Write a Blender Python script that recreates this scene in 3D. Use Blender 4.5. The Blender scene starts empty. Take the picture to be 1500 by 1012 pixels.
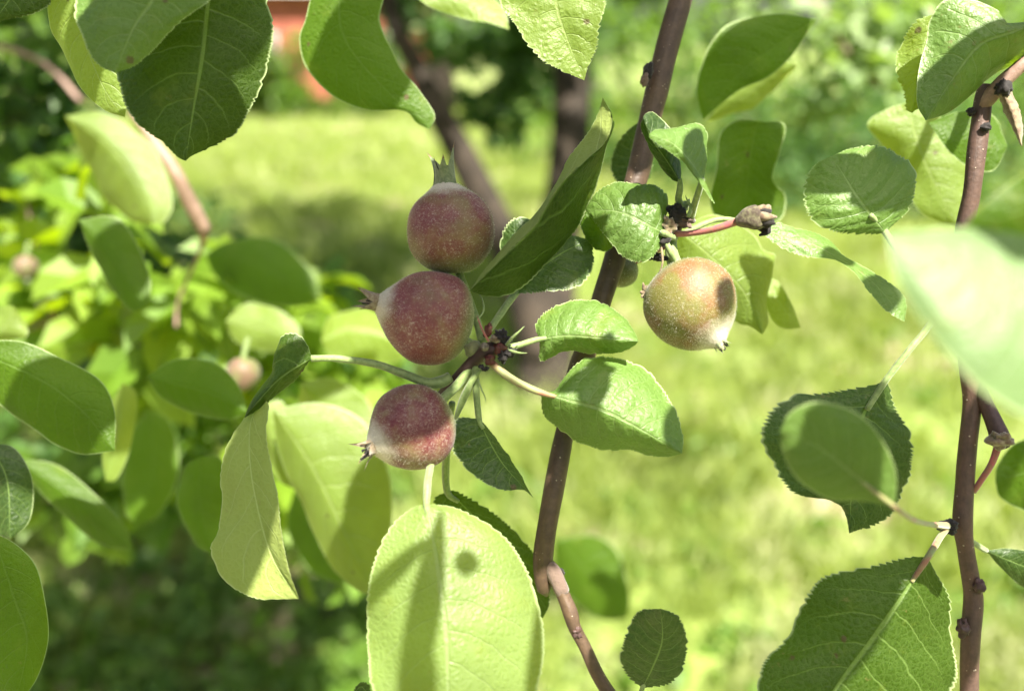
import bpy, bmesh, math, random
from mathutils import Vector, Matrix, noise
R = math.radians
C = bpy.context.scene.collection
SC = bpy.context.scene
# ---------------------------------------------------------------- camera
PITCH = R(21)
CAM = Vector((0, 0, 1.5))
LENS = 28.0
FPX = LENS/36*1500
FWD = Vector((0, math.cos(PITCH), -math.sin(PITCH)))
UPV = Vector((0, math.sin(PITCH), math.cos(PITCH)))
RIV = Vector((1, 0, 0))
cd = bpy.data.cameras.new('camera'); co = bpy.data.objects.new('camera', cd); C.objects.link(co)
co.location = CAM; co.rotation_euler = (R(90)-PITCH, 0, 0)
cd.lens = LENS; cd.sensor_width = 36; cd.sensor_fit = 'HORIZONTAL'
cd.clip_start = 0.005; cd.clip_end = 500
cd.dof.use_dof = True; cd.dof.focus_distance = 0.232; cd.dof.aperture_fstop = 5.3
SC.camera = co
# ---------------------------------------------------------------- light
SUN = Vector((0.22, -0.40, 0.86)).normalized()      # towards the sun: high, behind the right shoulder
w = bpy.data.worlds.new('World'); SC.world = w; w.use_nodes = True
nt = w.node_tree; bg = nt.nodes['Background']
sky = nt.nodes.new('ShaderNodeTexSky'); sky.sky_type = 'NISHITA'; sky.sun_disc = False
sky.sun_elevation = math.asin(SUN.z); sky.sun_rotation = math.atan2(SUN.x, SUN.y)
sky.dust_density = 4; sky.ozone_density = .4; nt.links.new(sky.outputs[0], bg.inputs[0]); bg.inputs[1].default_value = 0.05
sl = bpy.data.lights.new('sun', 'SUN'); so = bpy.data.objects.new('sun', sl); C.objects.link(so)
sl.energy = 5.0; sl.angle = R(0.53); sl.color = (1, .94, .82)
so.rotation_euler = SUN.to_track_quat('Z', 'Y').to_euler()
SC.view_settings.view_transform = 'Standard'; SC.view_settings.look = 'None'
SC.view_settings.exposure = 2.15; SC.view_settings.gamma = 1

rnd = random.Random(7)
def P(px, py, d):
    return CAM + RIV*((px-750)/FPX*d) + UPV*((506-py)/FPX*d) + FWD*d
def ground(px, py, z=0):
    r = RIV*((px-750)/FPX) + UPV*((506-py)/FPX) + FWD
    return CAM + r*((z-CAM.z)/r.z)
def PX(d): return d/FPX

# ---------------------------------------------------------------- node helpers
def mat(name):
    m = bpy.data.materials.new(name); m.use_nodes = True
    for n in list(m.node_tree.nodes):
        m.node_tree.nodes.remove(n)
    return m, NB(m.node_tree)
class NB:
    def __init__(s, t): s.t = t
    def n(s, typ, **k):
        n = s.t.nodes.new('ShaderNode'+typ)
        for a, b in k.items(): setattr(n, a, b)
        return n
    def put(s, sock, v):
        if isinstance(v, bpy.types.NodeSocket): s.t.links.new(v, sock)
        elif v is not None:
            if isinstance(v, tuple) and len(v) == 3 and sock.type == 'RGBA': v = v+(1,)
            sock.default_value = v
    def m(s, op, a, b=0.0, c=0.0):
        n = s.n('Math', operation=op); s.put(n.inputs[0], a); s.put(n.inputs[1], b); s.put(n.inputs[2], c); return n.outputs[0]
    def ss(s, v, lo, hi, a=0.0, b=1.0):
        n = s.n('MapRange', interpolation_type='SMOOTHSTEP'); s.put(n.inputs[0], v); s.put(n.inputs[1], lo); s.put(n.inputs[2], hi)
        s.put(n.inputs[3], a); s.put(n.inputs[4], b); return n.outputs[0]
    def mix(s, f, a, b, bt='MIX'):
        n = s.n('Mix', data_type='RGBA', blend_type=bt); s.put(n.inputs[0], f); s.put(n.inputs[6], a); s.put(n.inputs[7], b); return n.outputs[2]
    def noise(s, vec, sc, det=3, rough=.5, dist=0):
        n = s.n('TexNoise'); s.put(n.inputs['Vector'], vec); n.inputs['Scale'].default_value = sc
        n.inputs['Detail'].default_value = det; n.inputs['Roughness'].default_value = rough; n.inputs['Distortion'].default_value = dist
        return n.outputs[0]
    def vor(s, vec, sc, feat='F1', out=0, rand=1.0):
        n = s.n('TexVoronoi', feature=feat); s.put(n.inputs['Vector'], vec); n.inputs['Scale'].default_value = sc
        n.inputs['Randomness'].default_value = rand
        return n.outputs[out]
    def out(s, sh):
        o = s.n('OutputMaterial'); s.t.links.new(sh, o.inputs[0])
    def bump(s, h, st, dist):
        n = s.n('Bump'); s.put(n.inputs['Height'], h); n.inputs['Strength'].default_value = st; n.inputs['Distance'].default_value = dist
        return n.outputs[0]
    def pbr(s, col, rough, normal=None, sheen=0, spec=.5, sheenr=.5, coat=0, sheentint=None):
        n = s.n('BsdfPrincipled'); s.put(n.inputs['Base Color'], col); s.put(n.inputs['Roughness'], rough)
        s.put(n.inputs['Specular IOR Level'], spec); s.put(n.inputs['Sheen Weight'], sheen); n.inputs['Sheen Roughness'].default_value = sheenr
        n.inputs['Coat Weight'].default_value = coat
        if sheentint: s.put(n.inputs['Sheen Tint'], sheentint)
        if normal is not None: s.put(n.inputs['Normal'], normal)
        return n

def leaf_material(name, top, under, trans, vein=(.17, .26, .07), tw=.42, rough=.45, fuzz=.06, vk=1.0, sp=.48):
    m, b = mat(name)
    uv = b.n('UVMap').outputs[0]; sep = b.n('SeparateXYZ'); b.put(sep.inputs[0], uv)
    u = sep.outputs[0]; v = b.m('MULTIPLY_ADD', sep.outputs[1], 2.0, -1.0)
    oc = b.n('TexCoord').outputs['Object']
    rv = b.n('ObjectInfo').outputs['Random']
    wob = b.m('MULTIPLY_ADD', b.noise(oc, 130, 2), .05, -.025)
    w_ = b.m('ABSOLUTE', v)
    side = b.m('GREATER_THAN', v, 0.0)
    curve = b.m('MULTIPLY', b.m('POWER', w_, 1.35), .20)
    ph = b.m('MULTIPLY_ADD', b.m('ADD', b.m('SUBTRACT', u, curve), wob), 8.0, b.m('MULTIPLY', side, .45))
    fr = b.m('ABSOLUTE', b.m('SUBTRACT', b.m('FRACT', ph), .5))
    sec = b.m('MULTIPLY', b.ss(fr, .008, .055, 1, 0), b.ss(w_, .55, .97, 1, .0))
    mid = b.ss(w_, b.m('MULTIPLY_ADD', u, -.018, .022), b.m('MULTIPLY_ADD', u, -.038, .054), 1, 0)
    vd = b.n('TexVoronoi', feature='DISTANCE_TO_EDGE'); b.put(vd.inputs['Vector'], oc); vd.inputs['Scale'].default_value = 520
    ter = b.ss(vd.outputs[0], .0, .13, 1, 0)
    vd2 = b.n('TexVoronoi', feature='DISTANCE_TO_EDGE'); b.put(vd2.inputs['Vector'], oc); vd2.inputs['Scale'].default_value = 1500
    ter2 = b.ss(vd2.outputs[0], .0, .2, 1, 0)
    veins = b.m('MAXIMUM', mid, b.m('MULTIPLY', sec, .6))
    veins = b.m('MAXIMUM', veins, b.m('MULTIPLY', ter, .15))
    veins = b.m('MULTIPLY', b.m('MINIMUM', veins, 1.0), vk)
    tone = b.m('MULTIPLY_ADD', b.noise(oc, 55, 3), .7, .62)
    tone = b.m('MULTIPLY', tone, b.m('MULTIPLY_ADD', rv, .3, .86))
    spk = b.m('MULTIPLY', ter2, .14)
    edge = b.ss(w_, .955, .995)
    t1 = b.mix(b.m('ADD', b.m('MULTIPLY', veins, .75), spk), top, vein)
    t1 = b.mix(1.0, t1, b.mix(tone, (0, 0, 0), (1, 1, 1)), 'MULTIPLY')
    # fine pale hairs catch as speckle
    hair = b.ss(b.noise(oc, 3300, 2, .7), .56, .74)
    t1 = b.mix(b.m('MULTIPLY', hair, fuzz), t1, (.50, .56, .30))
    blot = b.ss(b.noise(oc, 95, 4, .65), .54, .70)
    t1 = b.mix(b.m('MULTIPLY', blot, .30), t1, (.17, .20, .03))
    # scattered russet flecks
    fleck = b.m('MULTIPLY', b.ss(b.noise(oc, 330, 3, .7), .63, .70), b.ss(b.noise(oc, 45, 1), .50, .60))
    t1 = b.mix(b.m('MULTIPLY', fleck, .55), t1, (.17, .12, .05))
    vs = b.n('TexVoronoi'); b.put(vs.inputs['Vector'], oc); vs.inputs['Scale'].default_value = 85
    sc_ = b.n('SeparateXYZ'); b.put(sc_.inputs[0], vs.outputs['Color'])
    spot = b.m('MULTIPLY', b.ss(b.m('ADD', vs.outputs[0], b.m('MULTIPLY', b.noise(oc, 900, 2), .12)), .12, .17, 1, 0), b.m('GREATER_THAN', sc_.outputs[0], .72))
    t1 = b.mix(b.m('MULTIPLY', spot, .8), t1, (.11, .075, .035))
    t1 = b.mix(b.m('MULTIPLY', edge, .75), t1, (.50, .60, .30))
    u1 = b.mix(b.m('MULTIPLY', veins, .35), under, (.52, .60, .34))
    u1 = b.mix(b.m('MULTIPLY', hair, fuzz*.7), u1, (.55, .6, .45))
    u1 = b.mix(b.m('MULTIPLY', edge, .6), u1, (.55, .62, .34))
    geo = b.n('NewGeometry'); bf = geo.outputs['Backfacing']
    col = b.mix(bf, t1, u1)
    tcol = b.mix(b.m('MULTIPLY', veins, .55), trans, (.26, .38, .05))
    tcol = b.mix(1.0, tcol, b.mix(tone, (0, 0, 0), (1, 1, 1)), 'MULTIPLY')
    tcol = b.mix(b.m('MULTIPLY', spot, .8), tcol, (.06, .04, .01))
    h = b.m('ADD', b.m('MULTIPLY', b.m('MAXIMUM', mid, sec), -1.0), b.m('MULTIPLY', b.ss(vd.outputs[0], 0, .45), .55))
    h = b.m('ADD', h, b.m('MULTIPLY', b.ss(vd2.outputs[0], 0, .5), .22))
    h = b.m('MULTIPLY', h, b.m('MULTIPLY_ADD', bf, -1.7, 1.0))
    nm = b.bump(h, .42, .0006)
    pr = b.pbr(col, b.m('MULTIPLY_ADD', bf, .3, rough), nm, sheen=.0, spec=b.m('MULTIPLY_ADD', bf, -.25 if sp > .3 else -.1, sp), sheenr=.4)
    tr = b.n('BsdfTranslucent'); b.put(tr.inputs[0], tcol); b.put(tr.inputs['Normal'], nm)
    mx = b.n('MixShader'); mx.inputs[0].default_value = tw
    b.t.links.new(pr.outputs[0], mx.inputs[1]); b.t.links.new(tr.outputs[0], mx.inputs[2])
    b.out(mx.outputs[0]); return m

LEAF = leaf_material('leaf', (.022, .050, .001), (.31, .38, .105), (.11, .20, .001), sp=.3)  # base green kept dark: shade of the unlit leaves is in the colour
YOUNG_LIT = leaf_material('young_lit_leaf', (.155, .230, .045), (.20, .26, .05), (.42, .52, .002), tw=.52, vein=(.30, .38, .12))  # yellow green young leaf, brightened in colour for sunlit and backlit leaves
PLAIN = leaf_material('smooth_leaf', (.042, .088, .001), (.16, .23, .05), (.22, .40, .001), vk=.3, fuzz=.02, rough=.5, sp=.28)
BLUE = leaf_material('mature_shade_leaf', (.018, .042, .006), (.18, .24, .10), (.08, .17, .003), tw=.34)  # dark copy of the leaf; part of the shade is in its colour
LIMEL = leaf_material('lime_leaf', (.160, .235, .065), (.20, .26, .05), (.40, .52, .001), tw=.5, vein=(.30, .38, .16), vk=.8)  # young leaf copy made paler: sunlight on the bottom leaf, in colour
PALEL = leaf_material('pale_lit_leaf', (.13, .215, .075), (.34, .40, .20), (.20, .34, .02), tw=.36, rough=.5, fuzz=.2, vk=.5, vein=(.28, .36, .16))  # colour lightened toward the overexposed look of a sunlit leaf
VELV_LIT = leaf_material('downy_lit_leaf', (.092, .172, .028), (.22, .27, .10), (.18, .30, .004), tw=.36, rough=.45, fuzz=.24, vein=(.22, .31, .11))  # light copy of the leaf: sunlight put into its colour, plus down speckle

def simple(name, col, rough=.6, sheen=0, var=.35, sc=400, bump=0, col2=None, trans=None, tw=0, spec=.4):
    m, b = mat(name); oc = b.n('TexCoord').outputs['Object']
    n = b.noise(oc, sc, 4, .6)
    c2 = col2 or tuple(c*(1-var) for c in col)
    c = b.mix(b.ss(n, .35, .65), col, c2)
    nm = b.bump(n, .5, bump) if bump else None
    p = b.pbr(c, rough, nm, sheen=sheen, spec=spec)
    sh = p.outputs[0]
    if trans:
        tr = b.n('BsdfTranslucent'); b.put(tr.inputs[0], trans); mx = b.n('MixShader'); mx.inputs[0].default_value = tw
        b.t.links.new(sh, mx.inputs[1]); b.t.links.new(tr.outputs[0], mx.inputs[2]); sh = mx.outputs[0]
    b.out(sh); return m
PETI = simple('petiole_green', (.20, .26, .09), .6, .25, col2=(.13, .19, .055), sc=900, bump=.0003)
PETIR = simple('petiole_reddish', (.19, .23, .08), .6, .25, col2=(.22, .09, .05), sc=160, bump=.0003)
REDST = simple('red_stalk', (.30, .065, .075), .55, .4, col2=(.22, .10, .06), sc=500, bump=.0003)
DRIED = simple('dried_sepal', (.20, .16, .085), .8, .4, col2=(.10, .06, .035), sc=700, bump=.0004)
SEPAL = simple('sepal_green', (.17, .20, .10), .8, .3, col2=(.11, .14, .065), sc=900, bump=.0003)
TIP = simple('sepal_tip', (.16, .10, .05), .8, .2, col2=(.09, .055, .03), sc=900)
BLACK = simple('withered_black', (.010, .007, .006), .8, .1, sc=900, bump=.0005)
HAIR = simple('fuzz', (.72, .70, .60), .8, 0, var=.1, trans=(.8, .8, .6), tw=.4)

def bark(name, c1, c2, rough=.5, sc=1.0, lent=True, bumpd=.0006):
    m, b = mat(name); oc = b.n('TexCoord').outputs['Object']
    uv = b.n('UVMap').outputs[0]
    n = b.noise(oc, 90*sc, 5, .65); n2 = b.noise(oc, 900*sc, 3, .6)
    mp = b.n('Mapping'); mp.inputs['Scale'].default_value = (1, 1, 1); b.put(mp.inputs[0], uv)
    ring = b.noise(mp.outputs[0], 5, 5, .7)
    c = b.mix(b.ss(n, .35, .65), c1, c2)
    c = b.mix(b.m('MULTIPLY', b.ss(ring, .56, .70), .35), c, tuple(min(1, x*1.7) for x in c1))
    c = b.mix(b.m('MULTIPLY', b.ss(n2, .3, .7), .35), c, tuple(x*.55 for x in c2))
    h = b.m('ADD', b.m('MULTIPLY', n2, .35), b.m('MULTIPLY', ring, .6))
    if lent:
        vn = b.n('TexVoronoi'); b.put(vn.inputs['Vector'], oc); vn.inputs['Scale'].default_value = 420
        sp = b.m('MULTIPLY', b.ss(b.m('ADD', vn.outputs[0], b.m('MULTIPLY', b.noise(oc, 200, 2), .16)), .15, .20, 1, 0), 1.0)
        c = b.mix(b.m('MULTIPLY', sp, .9), c, (.34, .28, .21)); h = b.m('ADD', h, b.m('MULTIPLY', sp, .9))
    p = b.pbr(c, rough, b.bump(h, .6, bumpd), sheen=.0, spec=.3)
    b.out(p.outputs[0]); return m
BARK = bark('bark_twig', (.100, .064, .040), (.060, .038, .026))
BARKP = bark('bark_purple', (.085, .045, .040), (.05, .030, .028), sc=1.5, lent=False)
BARKT = bark('bark_trunk', (.060, .045, .033), (.022, .017, .013), rough=.85, sc=.12, lent=False, bumpd=.02)
BARKPINK = bark('bark_pale', (.30, .20, .16), (.20, .13, .10), lent=False)

def apple_material(name, red, green, blush, seed, lo=.30, hi=.62, dk=1.0):
    m, b = mat(name); tc = b.n('TexCoord'); g = tc.outputs['Generated']; oc = tc.outputs['Object']
    sep = b.n('SeparateXYZ'); b.put(sep.inputs[0], g); z = sep.outputs[2]
    mp = b.n('Mapping'); mp.inputs['Location'].default_value = (seed, seed*.7, 0); b.put(mp.inputs[0], oc)
    o2 = mp.outputs[0]
    big = b.noise(o2, 75, 3, .6)
    # red over the flanks, green round stalk and eye
    f = b.m('MULTIPLY', b.ss(z, .0, .24), b.ss(z, .80, .93, 1, 0))
    f = b.m('MULTIPLY', f, b.ss(big, lo, hi, .45, 1))
    streak = b.noise(o2, 260, 4, .7)
    f = b.m('MULTIPLY', f, b.ss(streak, .28, .58, .72, 1))
    f = b.m('MULTIPLY', f, blush)
    gr = b.mix(b.ss(big, .4, .6), green, tuple(x*.8 for x in green))
    c = b.mix(f, gr, b.mix(b.ss(streak, .35, .65), red, tuple(x*.72 for x in red)))
    # silvery down: fine speckles and short curled marks
    h1 = b.ss(b.noise(o2, 2300, 3, .75, 1.2), .50, .68)
    h2 = b.ss(b.noise(o2, 620, 2, .6, 3.0), .58, .67)
    patch = b.ss(b.noise(o2, 160, 2, .6), .38, .66, .25, 1)
    down = b.m('ADD', b.m('MULTIPLY', h1, .40), b.m('MULTIPLY', h2, .42))
    down = b.m('MULTIPLY', b.m('MULTIPLY', down, patch), dk)
    down = b.m('ADD', down, b.m('MULTIPLY', b.ss(b.m('ADD', z, b.m('MULTIPLY', streak, .16)), .86, .98), .7))
    c = b.mix(b.m('MINIMUM', down, .8), c, (.52, .46, .40))
    c = b.mix(b.m('MULTIPLY', b.ss(b.vor(o2, 900), .08, .14, 1, 0), .6), c, (.55, .48, .34))
    nm = b.bump(b.m('ADD', b.noise(o2, 1800, 3, .7), b.m('MULTIPLY', h2, .5)), .45, .0003)
    p = b.pbr(c, .52, nm, sheen=.14, spec=.4, sheenr=.35)
    p.inputs['Subsurface Weight'].default_value = .08; p.inputs['Subsurface Radius'].default_value = (1, .5, .25); p.inputs['Subsurface Scale'].default_value = .002
    b.out(p.outputs[0]); return m

# ---------------------------------------------------------------- object helpers
def tag(o, label=None, cat=None, group=None, kind=None):
    if label: o['label'] = label
    if cat: o['category'] = cat
    if group: o['group'] = group
    if kind: o['kind'] = kind
    return o
def empty(name, loc, label, cat, group=None):
    o = bpy.data.objects.new(name, None); C.objects.link(o); o.location = loc; o.empty_display_size = .01
    return tag(o, label, cat, group)
def meshobj(name, verts, faces, m, parent=None, origin=None, uvs=None, smooth=True, mats=None, midx=None):
    """verts in world space; origin = world position of the object's own origin"""
    org = Vector(origin) if origin is not None else Vector((0, 0, 0))
    me = bpy.data.meshes.new(name)
    me.from_pydata([tuple(Vector(v)-org) for v in verts], [], faces)
    if uvs:
        l = me.uv_layers.new(name='UVMap')
        flat = []
        for f in me.polygons:
            for vi in f.vertices: flat += uvs[vi]
        l.data.foreach_set('uv', flat)
    if smooth: me.polygons.foreach_set('use_smooth', [True]*len(me.polygons))
    for mm in (mats or [m]): me.materials.append(mm)
    if midx: me.polygons.foreach_set('material_index', midx)
    o = bpy.data.objects.new(name, me); C.objects.link(o)
    base = Vector((0, 0, 0))
    if parent is not None:
        o.parent = parent; p = parent; 
        while p is not None: base += p.location; p = p.parent
    o.location = org-base
    me.update(); return o

def catmull(pts, n):
    """pts: list of Vectors (any dim, as lists) resampled to n+1 points, uniform in arc length (x,y)"""
    pts = [list(p) for p in pts]
    if len(pts) == 2: pts = [pts[0], [(a+b)/2 for a, b in zip(*pts)], pts[1]]
    ext = [[2*a-b for a, b in zip(pts[0], pts[1])]]+pts+[[2*a-b for a, b in zip(pts[-1], pts[-2])]]
    dense = []
    for i in range(1, len(ext)-2):
        p0, p1, p2, p3 = ext[i-1:i+3]
        for k in range(16):
            t = k/16
            dense.append([.5*((2*b)+(-a+c)*t+(2*a-5*b+4*c-d)*t*t+(-a+3*b-3*c+d)*t**3) for a, b, c, d in zip(p0, p1, p2, p3)])
    dense.append(pts[-1])
    cum = [0]
    for a, b in zip(dense, dense[1:]): cum.append(cum[-1]+math.sqrt(sum((x-y)**2 for x, y in zip(a[:2], b[:2])))+1e-9)
    out = []; j = 0
    for k in range(n+1):
        s = cum[-1]*k/n
        while j < len(cum)-2 and cum[j+1] < s: j += 1
        f = min(1, max(0, (s-cum[j])/(cum[j+1]-cum[j])))
        out.append([a+(b-a)*f for a, b in zip(dense[j], dense[j+1])])
    return out

def tube_data(path, rad, seg=12, cap=True, wob=0, seed=0, squash=None):
    """path: world Vectors; rad: list; returns verts, faces, uvs"""
    n = len(path); V = []; F = []; U = []
    t = [(path[min(i+1, n-1)]-path[max(i-1, 0)]).normalized() for i in range(n)]
    a = Vector((0, 0, 1)) if abs(t[0].z) < .9 else Vector((1, 0, 0))
    nx = (a-t[0]*a.dot(t[0])).normalized(); L = 0
    for i in range(n):
        nx = (nx-t[i]*nx.dot(t[i])).normalized(); ny = t[i].cross(nx)
        if i: L += (path[i]-path[i-1]).length
        for k in range(seg):
            an = 2*math.pi*k/seg
            r = rad[i]
            if wob: r *= 1+wob*noise.noise(path[i]*(.25/max(rad))+Vector((seed+math.cos(an), math.sin(an), 0)))
            V.append(path[i]+(nx*math.cos(an)+ny*math.sin(an))*r)
            U.append((k/seg, L/(max(rad)*6)))
    for i in range(n-1):
        for k in range(seg):
            F.append((i*seg+k, i*seg+(k+1) % seg, (i+1)*seg+(k+1) % seg, (i+1)*seg+k))
    if cap: F.append(tuple(range(seg-1, -1, -1))); F.append(tuple(range((n-1)*seg, n*seg)))
    return V, F, U
def px_path(pts, n):
    """pts: (x, y, depth, radius px) -> world path and radii"""
    q = catmull(pts, n)
    return [P(a, b, d) for a, b, d, r in q], [max(r, .2)*PX(d) for a, b, d, r in q]
def tube(name, pts, m, parent=None, seg=12, n=None, wob=.05, seed=0, origin=None):
    n = n or max(8, len(pts)*8)
    pa, ra = px_path(pts, n)
    V, F, U = tube_data(pa, ra, seg, True, wob, seed)
    return meshobj(name, V, F, m, parent, origin if origin is not None else pa[0], U)

# ---------------------------------------------------------------- leaf
def leaf_patch(M, A, B, d0, d1, eA, eB, bow, n, nc, teeth, ta, bulge, wave, seed, flip, u0=0, u1=1):
    rr = random.Random(seed)
    M = catmull([list(p[:2])+[p[2] if len(p) > 2 else 0] for p in M], n)
    A = catmull([list(p[:2])+[p[2] if len(p) > 2 else 0] for p in A], n)
    B = catmull([list(p[:2])+[p[2] if len(p) > 2 else 0] for p in B], n)
    V = []; U = []; F = []
    ph = rr.random()*6
    for i in range(n+1):
        t = i/n; s = math.sin(math.pi*min(max(t, 0), 1))
        s6 = s**.6 if s > 0 else 0
        d = d0+(d1-d0)*t+bow*s+M[i][2]*.001
        m3 = P(M[i][0], M[i][1], d)
        row = []
        for sd, (E, e) in enumerate(((A, eA), (B, eB))):
            de = d+e*s6+E[i][2]*.001+wave*s*math.sin(t*9+ph+sd*2.1)
            e3 = P(E[i][0], E[i][1], de)
            dr = e3-m3
            if teeth and dr.length > 1e-6:
                f = (t*teeth*(1+.12*math.sin(t*23+seed)))
                k = int(f); fr = f-k
                amp = (.65+.5*abs(noise.noise(Vector((k*1.7, seed+sd*9, 0)))))*min(1, s*3.0)
                saw = (fr/.72)**.7 if fr < .72 else (1-fr)/.28
                e3 = e3+dr.normalized()*(saw-.5)*ta*1.9*PX(d)*amp
                dr = e3-m3
            row.append((e3, dr))
        line = []
        for c in range(-nc, nc+1):
            wv = abs(c)/nc
            e3, dr = row[0] if c < 0 else row[1]
            p = m3+dr*wv
            line.append((p, wv, c))
        V.append(line)
    # displace along normals: swelling between side veins, a groove at the midrib
    out = []; W = 2*nc+1
    for i in range(n+1):
        for j in range(W):
            p, wv, c = V[i][j]
            a = V[min(i+1, n)][j][0]-V[max(i-1, 0)][j][0]
            b_ = V[i][min(j+1, W-1)][0]-V[i][max(j-1, 0)][0]
            nn = a.cross(b_)
            t = i/n
            if nn.length > 1e-12:
                nn.normalize()
                if nn.dot(CAM-p) < 0: nn = -nn
                wid = (V[i][0][0]-V[i][nc][0]).length if c < 0 else (V[i][W-1][0]-V[i][nc][0]).length
                k = 8*(t-.20*wv**1.35)+(.45 if c > 0 else 0)
                h = bulge*wid*4*wv*(1-wv)*.5
                h += bulge*wid*.22*math.cos(2*math.pi*k)*wv*(1.1-wv)*2*(-1)*-1
                h += wid*.11*noise.noise(Vector((t*5, c/nc*2.2, seed*3.1)))*wv
                p = p+nn*h
            out.append(p); U.append((u0+(u1-u0)*t, .5+.5*c/nc))
    for i in range(n):
        for j in range(W-1):
            q = (i*W+j, i*W+j+1, (i+1)*W+j+1, (i+1)*W+j)
            F.append(q)
    # orientation: upper side towards the camera unless flip
    acc = 0
    for q in F:
        a, b_, c_ = out[q[0]], out[q[1]], out[q[2]]
        acc += (b_-a).cross(c_-a).dot(CAM-a)
    if (acc < 0) != bool(flip): F = [tuple(reversed(q)) for q in F]
    return out, F, U

NLEAF = [0]
def leaf(label, M, A, B, d0=.232, d1=None, eA=.006, eB=.006, bow=0, m=None, hi=True, teeth=30, ta=3.0, bulge=.10, wave=.0012,
         flip=False, pet=None, petm=None, extra=None, group=None, name='apple_leaf'):
    NLEAF[0] += 1; seed = NLEAF[0]
    if d1 is None: d1 = d0
    m = m or LEAF
    if m is LEAF and not hi: m = PLAIN
    base = P(M[0][0], M[0][1], d0)
    n, nc = (150, 7) if hi else (64, 5)
    if teeth > 34 and hi: n = 200
    A = [M[0]]+A+[M[-1]]; B = [M[0]]+B+[M[-1]]
    V, F, U = leaf_patch(M, A, B, d0, d1, eA, eB, bow, n, nc, teeth, ta, bulge, wave, seed, flip, 0, 1 if not extra else .35)
    if extra:
        for ex in extra:
            M2 = ex['M']; A2 = [M2[0]]+ex['A']+[M2[-1]]; B2 = [M2[0]]+ex['B']+[M2[-1]]
            v2, f2, u2 = leaf_patch(M2, A2, B2, ex['d0'], ex['d1'], ex['eA'], ex['eB'], ex.get('bow', 0), n, nc, ex.get('teeth', teeth), ta*.8,
                                    bulge, wave, seed+50, ex.get('flip', False), .2, 1)
            k = len(V); V += v2; U += u2; F += [tuple(x+k for x in q) for q in f2]
    t = empty(name, base, label, 'leaf', group)
    meshobj('blade', V, F, m, t, base, U)
    if pet:
        pts = [(a, b, c, r) for a, b, c, r in pet]
        tube('petiole', pts, petm or PETI, t, seg=10, wob=.12, seed=seed, origin=base)
    return t
# (x, y, depth, half length, half width, distance towards the sun, rotation) of leaves overhead, aimed at the spots the photo shows in shade
SHADES = [
 (660, 330, .232, 125, 88, .17, 1.2), (627, 460, .228, 125, 92, .18, .2), (604, 604, .224, 82, 62, .26, .9),
 (760, 360, .225, 110, 60, .15, .9), (835, 250, .225, 80, 50, .14, 1.3), (818, 385, .24, 55, 36, .17, .3),
 (722, 508, .222, 32, 22, .2, .6), (1020, 225, .222, 48, 26, .13, 1.4), (914, 225, .272, 36, 28, .14, 1.2), (943, 220, .254, 44, 20, .15, 1.3),
 (960, 80, .255, 110, 45, .14, 1.3), (1068, 424, .221, 32, 19, .25, 1.25),
 (865, 545, .222, 50, 18, .2, .45), (1000, 615, .222, 55, 26, .22, 1.3), (828, 650, .244, 50, 22, .24, 1.35), (800, 770, .243, 60, 35, .26, 1.4),
 (622, 890, .204, 135, 24, .28, 1.52), (575, 835, .206, 70, 16, .29, .7), (612, 1020, .200, 60, 26, .29, 1.5), (795, 960, .203, 90, 14, .3, 1.6), (685, 822, .208, 20, 18, .29, 0), 
 (720, 665, .229, 80, 50, .25, -.8), (360, 720, .226, 170, 60, .28, 1.4), (400, 540, .226, 70, 30, .22, .8), (750, 780, .25, 90, 30, .28, -.8),
 (1235, 250, .24, 72, 32, .14, -.3), (1210, 600, .236, 110, 80, .22, 0), (1290, 690, .236, 110, 70, .24, .9), (1230, 670, .17, 80, 45, .18, -.5),
 (1235, 880, .22, 150, 75, .28, .9), (1170, 980, .216, 100, 70, .3, .9), (1410, 120, .222, 110, 50, .13, .6), (1240, 362, .23, 35, 22, .16, .3), (1290, 430, .23, 60, 30, .18, .7),
 (1425, 700, .24, 170, 40, .26, 1.5), (1418, 900, .24, 100, 35, .3, 1.5),
 (200, 40, .206, 130, 80, .16, .6), (250, 130, .22, 110, 50, .18, 1.3), (340, 20, .22, 80, 40, .16, .8), (120, 60, .236, 110, 40, .16, 1.2),
 (540, 80, .266, 130, 70, .2, .9), (100, 580, .262, 140, 70, .28, .6), (20, 880, .235, 150, 70, .34, 1.5),
 (1095, 240, .29, 90, 60, .2, 1.5), (1100, 90, .29, 110, 60, .2, .8), (170, 390, .33, 90, 50, .3, 1), (290, 570, .31, 90, 40, .3, 0),
 (300, 740, .33, 90, 50, .34, 1.5), (385, 410, .5, 95, 55, .45, -.4),
]
# (x, y) on the ground, height, radius of the crown clumps whose shade falls there
OVERS = [(430, 320, 2.6, .6, 1.6), (500, 330, 2.5, .7, 1.6), (380, 350, 2.5, .8, 2.2), (450, 385, 2.4, .6, 1.6), (540, 400, 2.4, .4, .9), (340, 420, 2.4, .5, 1.4), (470, 430, 2.4, .45, 1.1), (330, 290, 2.6, .4, .6), (510, 300, 2.6, .3, .4), (600, 360, 2.6, .3, .4), (560, 560, 2.2, .2, .5), (1120, 560, 2.2, .3, .12), (980, 700, 2.2, .3, .12), (1250, 440, 2.3, .4, .12), (620, 330, 2.5, .4, .6), (720, 300, 2.5, .5, .7), (200, 450, 2.3, .5, 1.5), (60, 300, 2.5, 1.2, 2), (300, 820, 2.1, .30, 1.1), (150, 760, 2.1, .35, 1.4), (430, 760, 2.1, .25, .9),
 (120, 940, 2.0, .25, .8), (380, 940, 2.0, .2, .3), (60, 640, 2.2, .4, 1.5), (520, 620, 2.2, .3, 1), (350, 600, 2.2, .4, 1.5), (500, 880, 2.1, .15, .5), (250, 980, 2, .2, .8), (600, 420, 2.3, .4, .8)]

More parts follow.
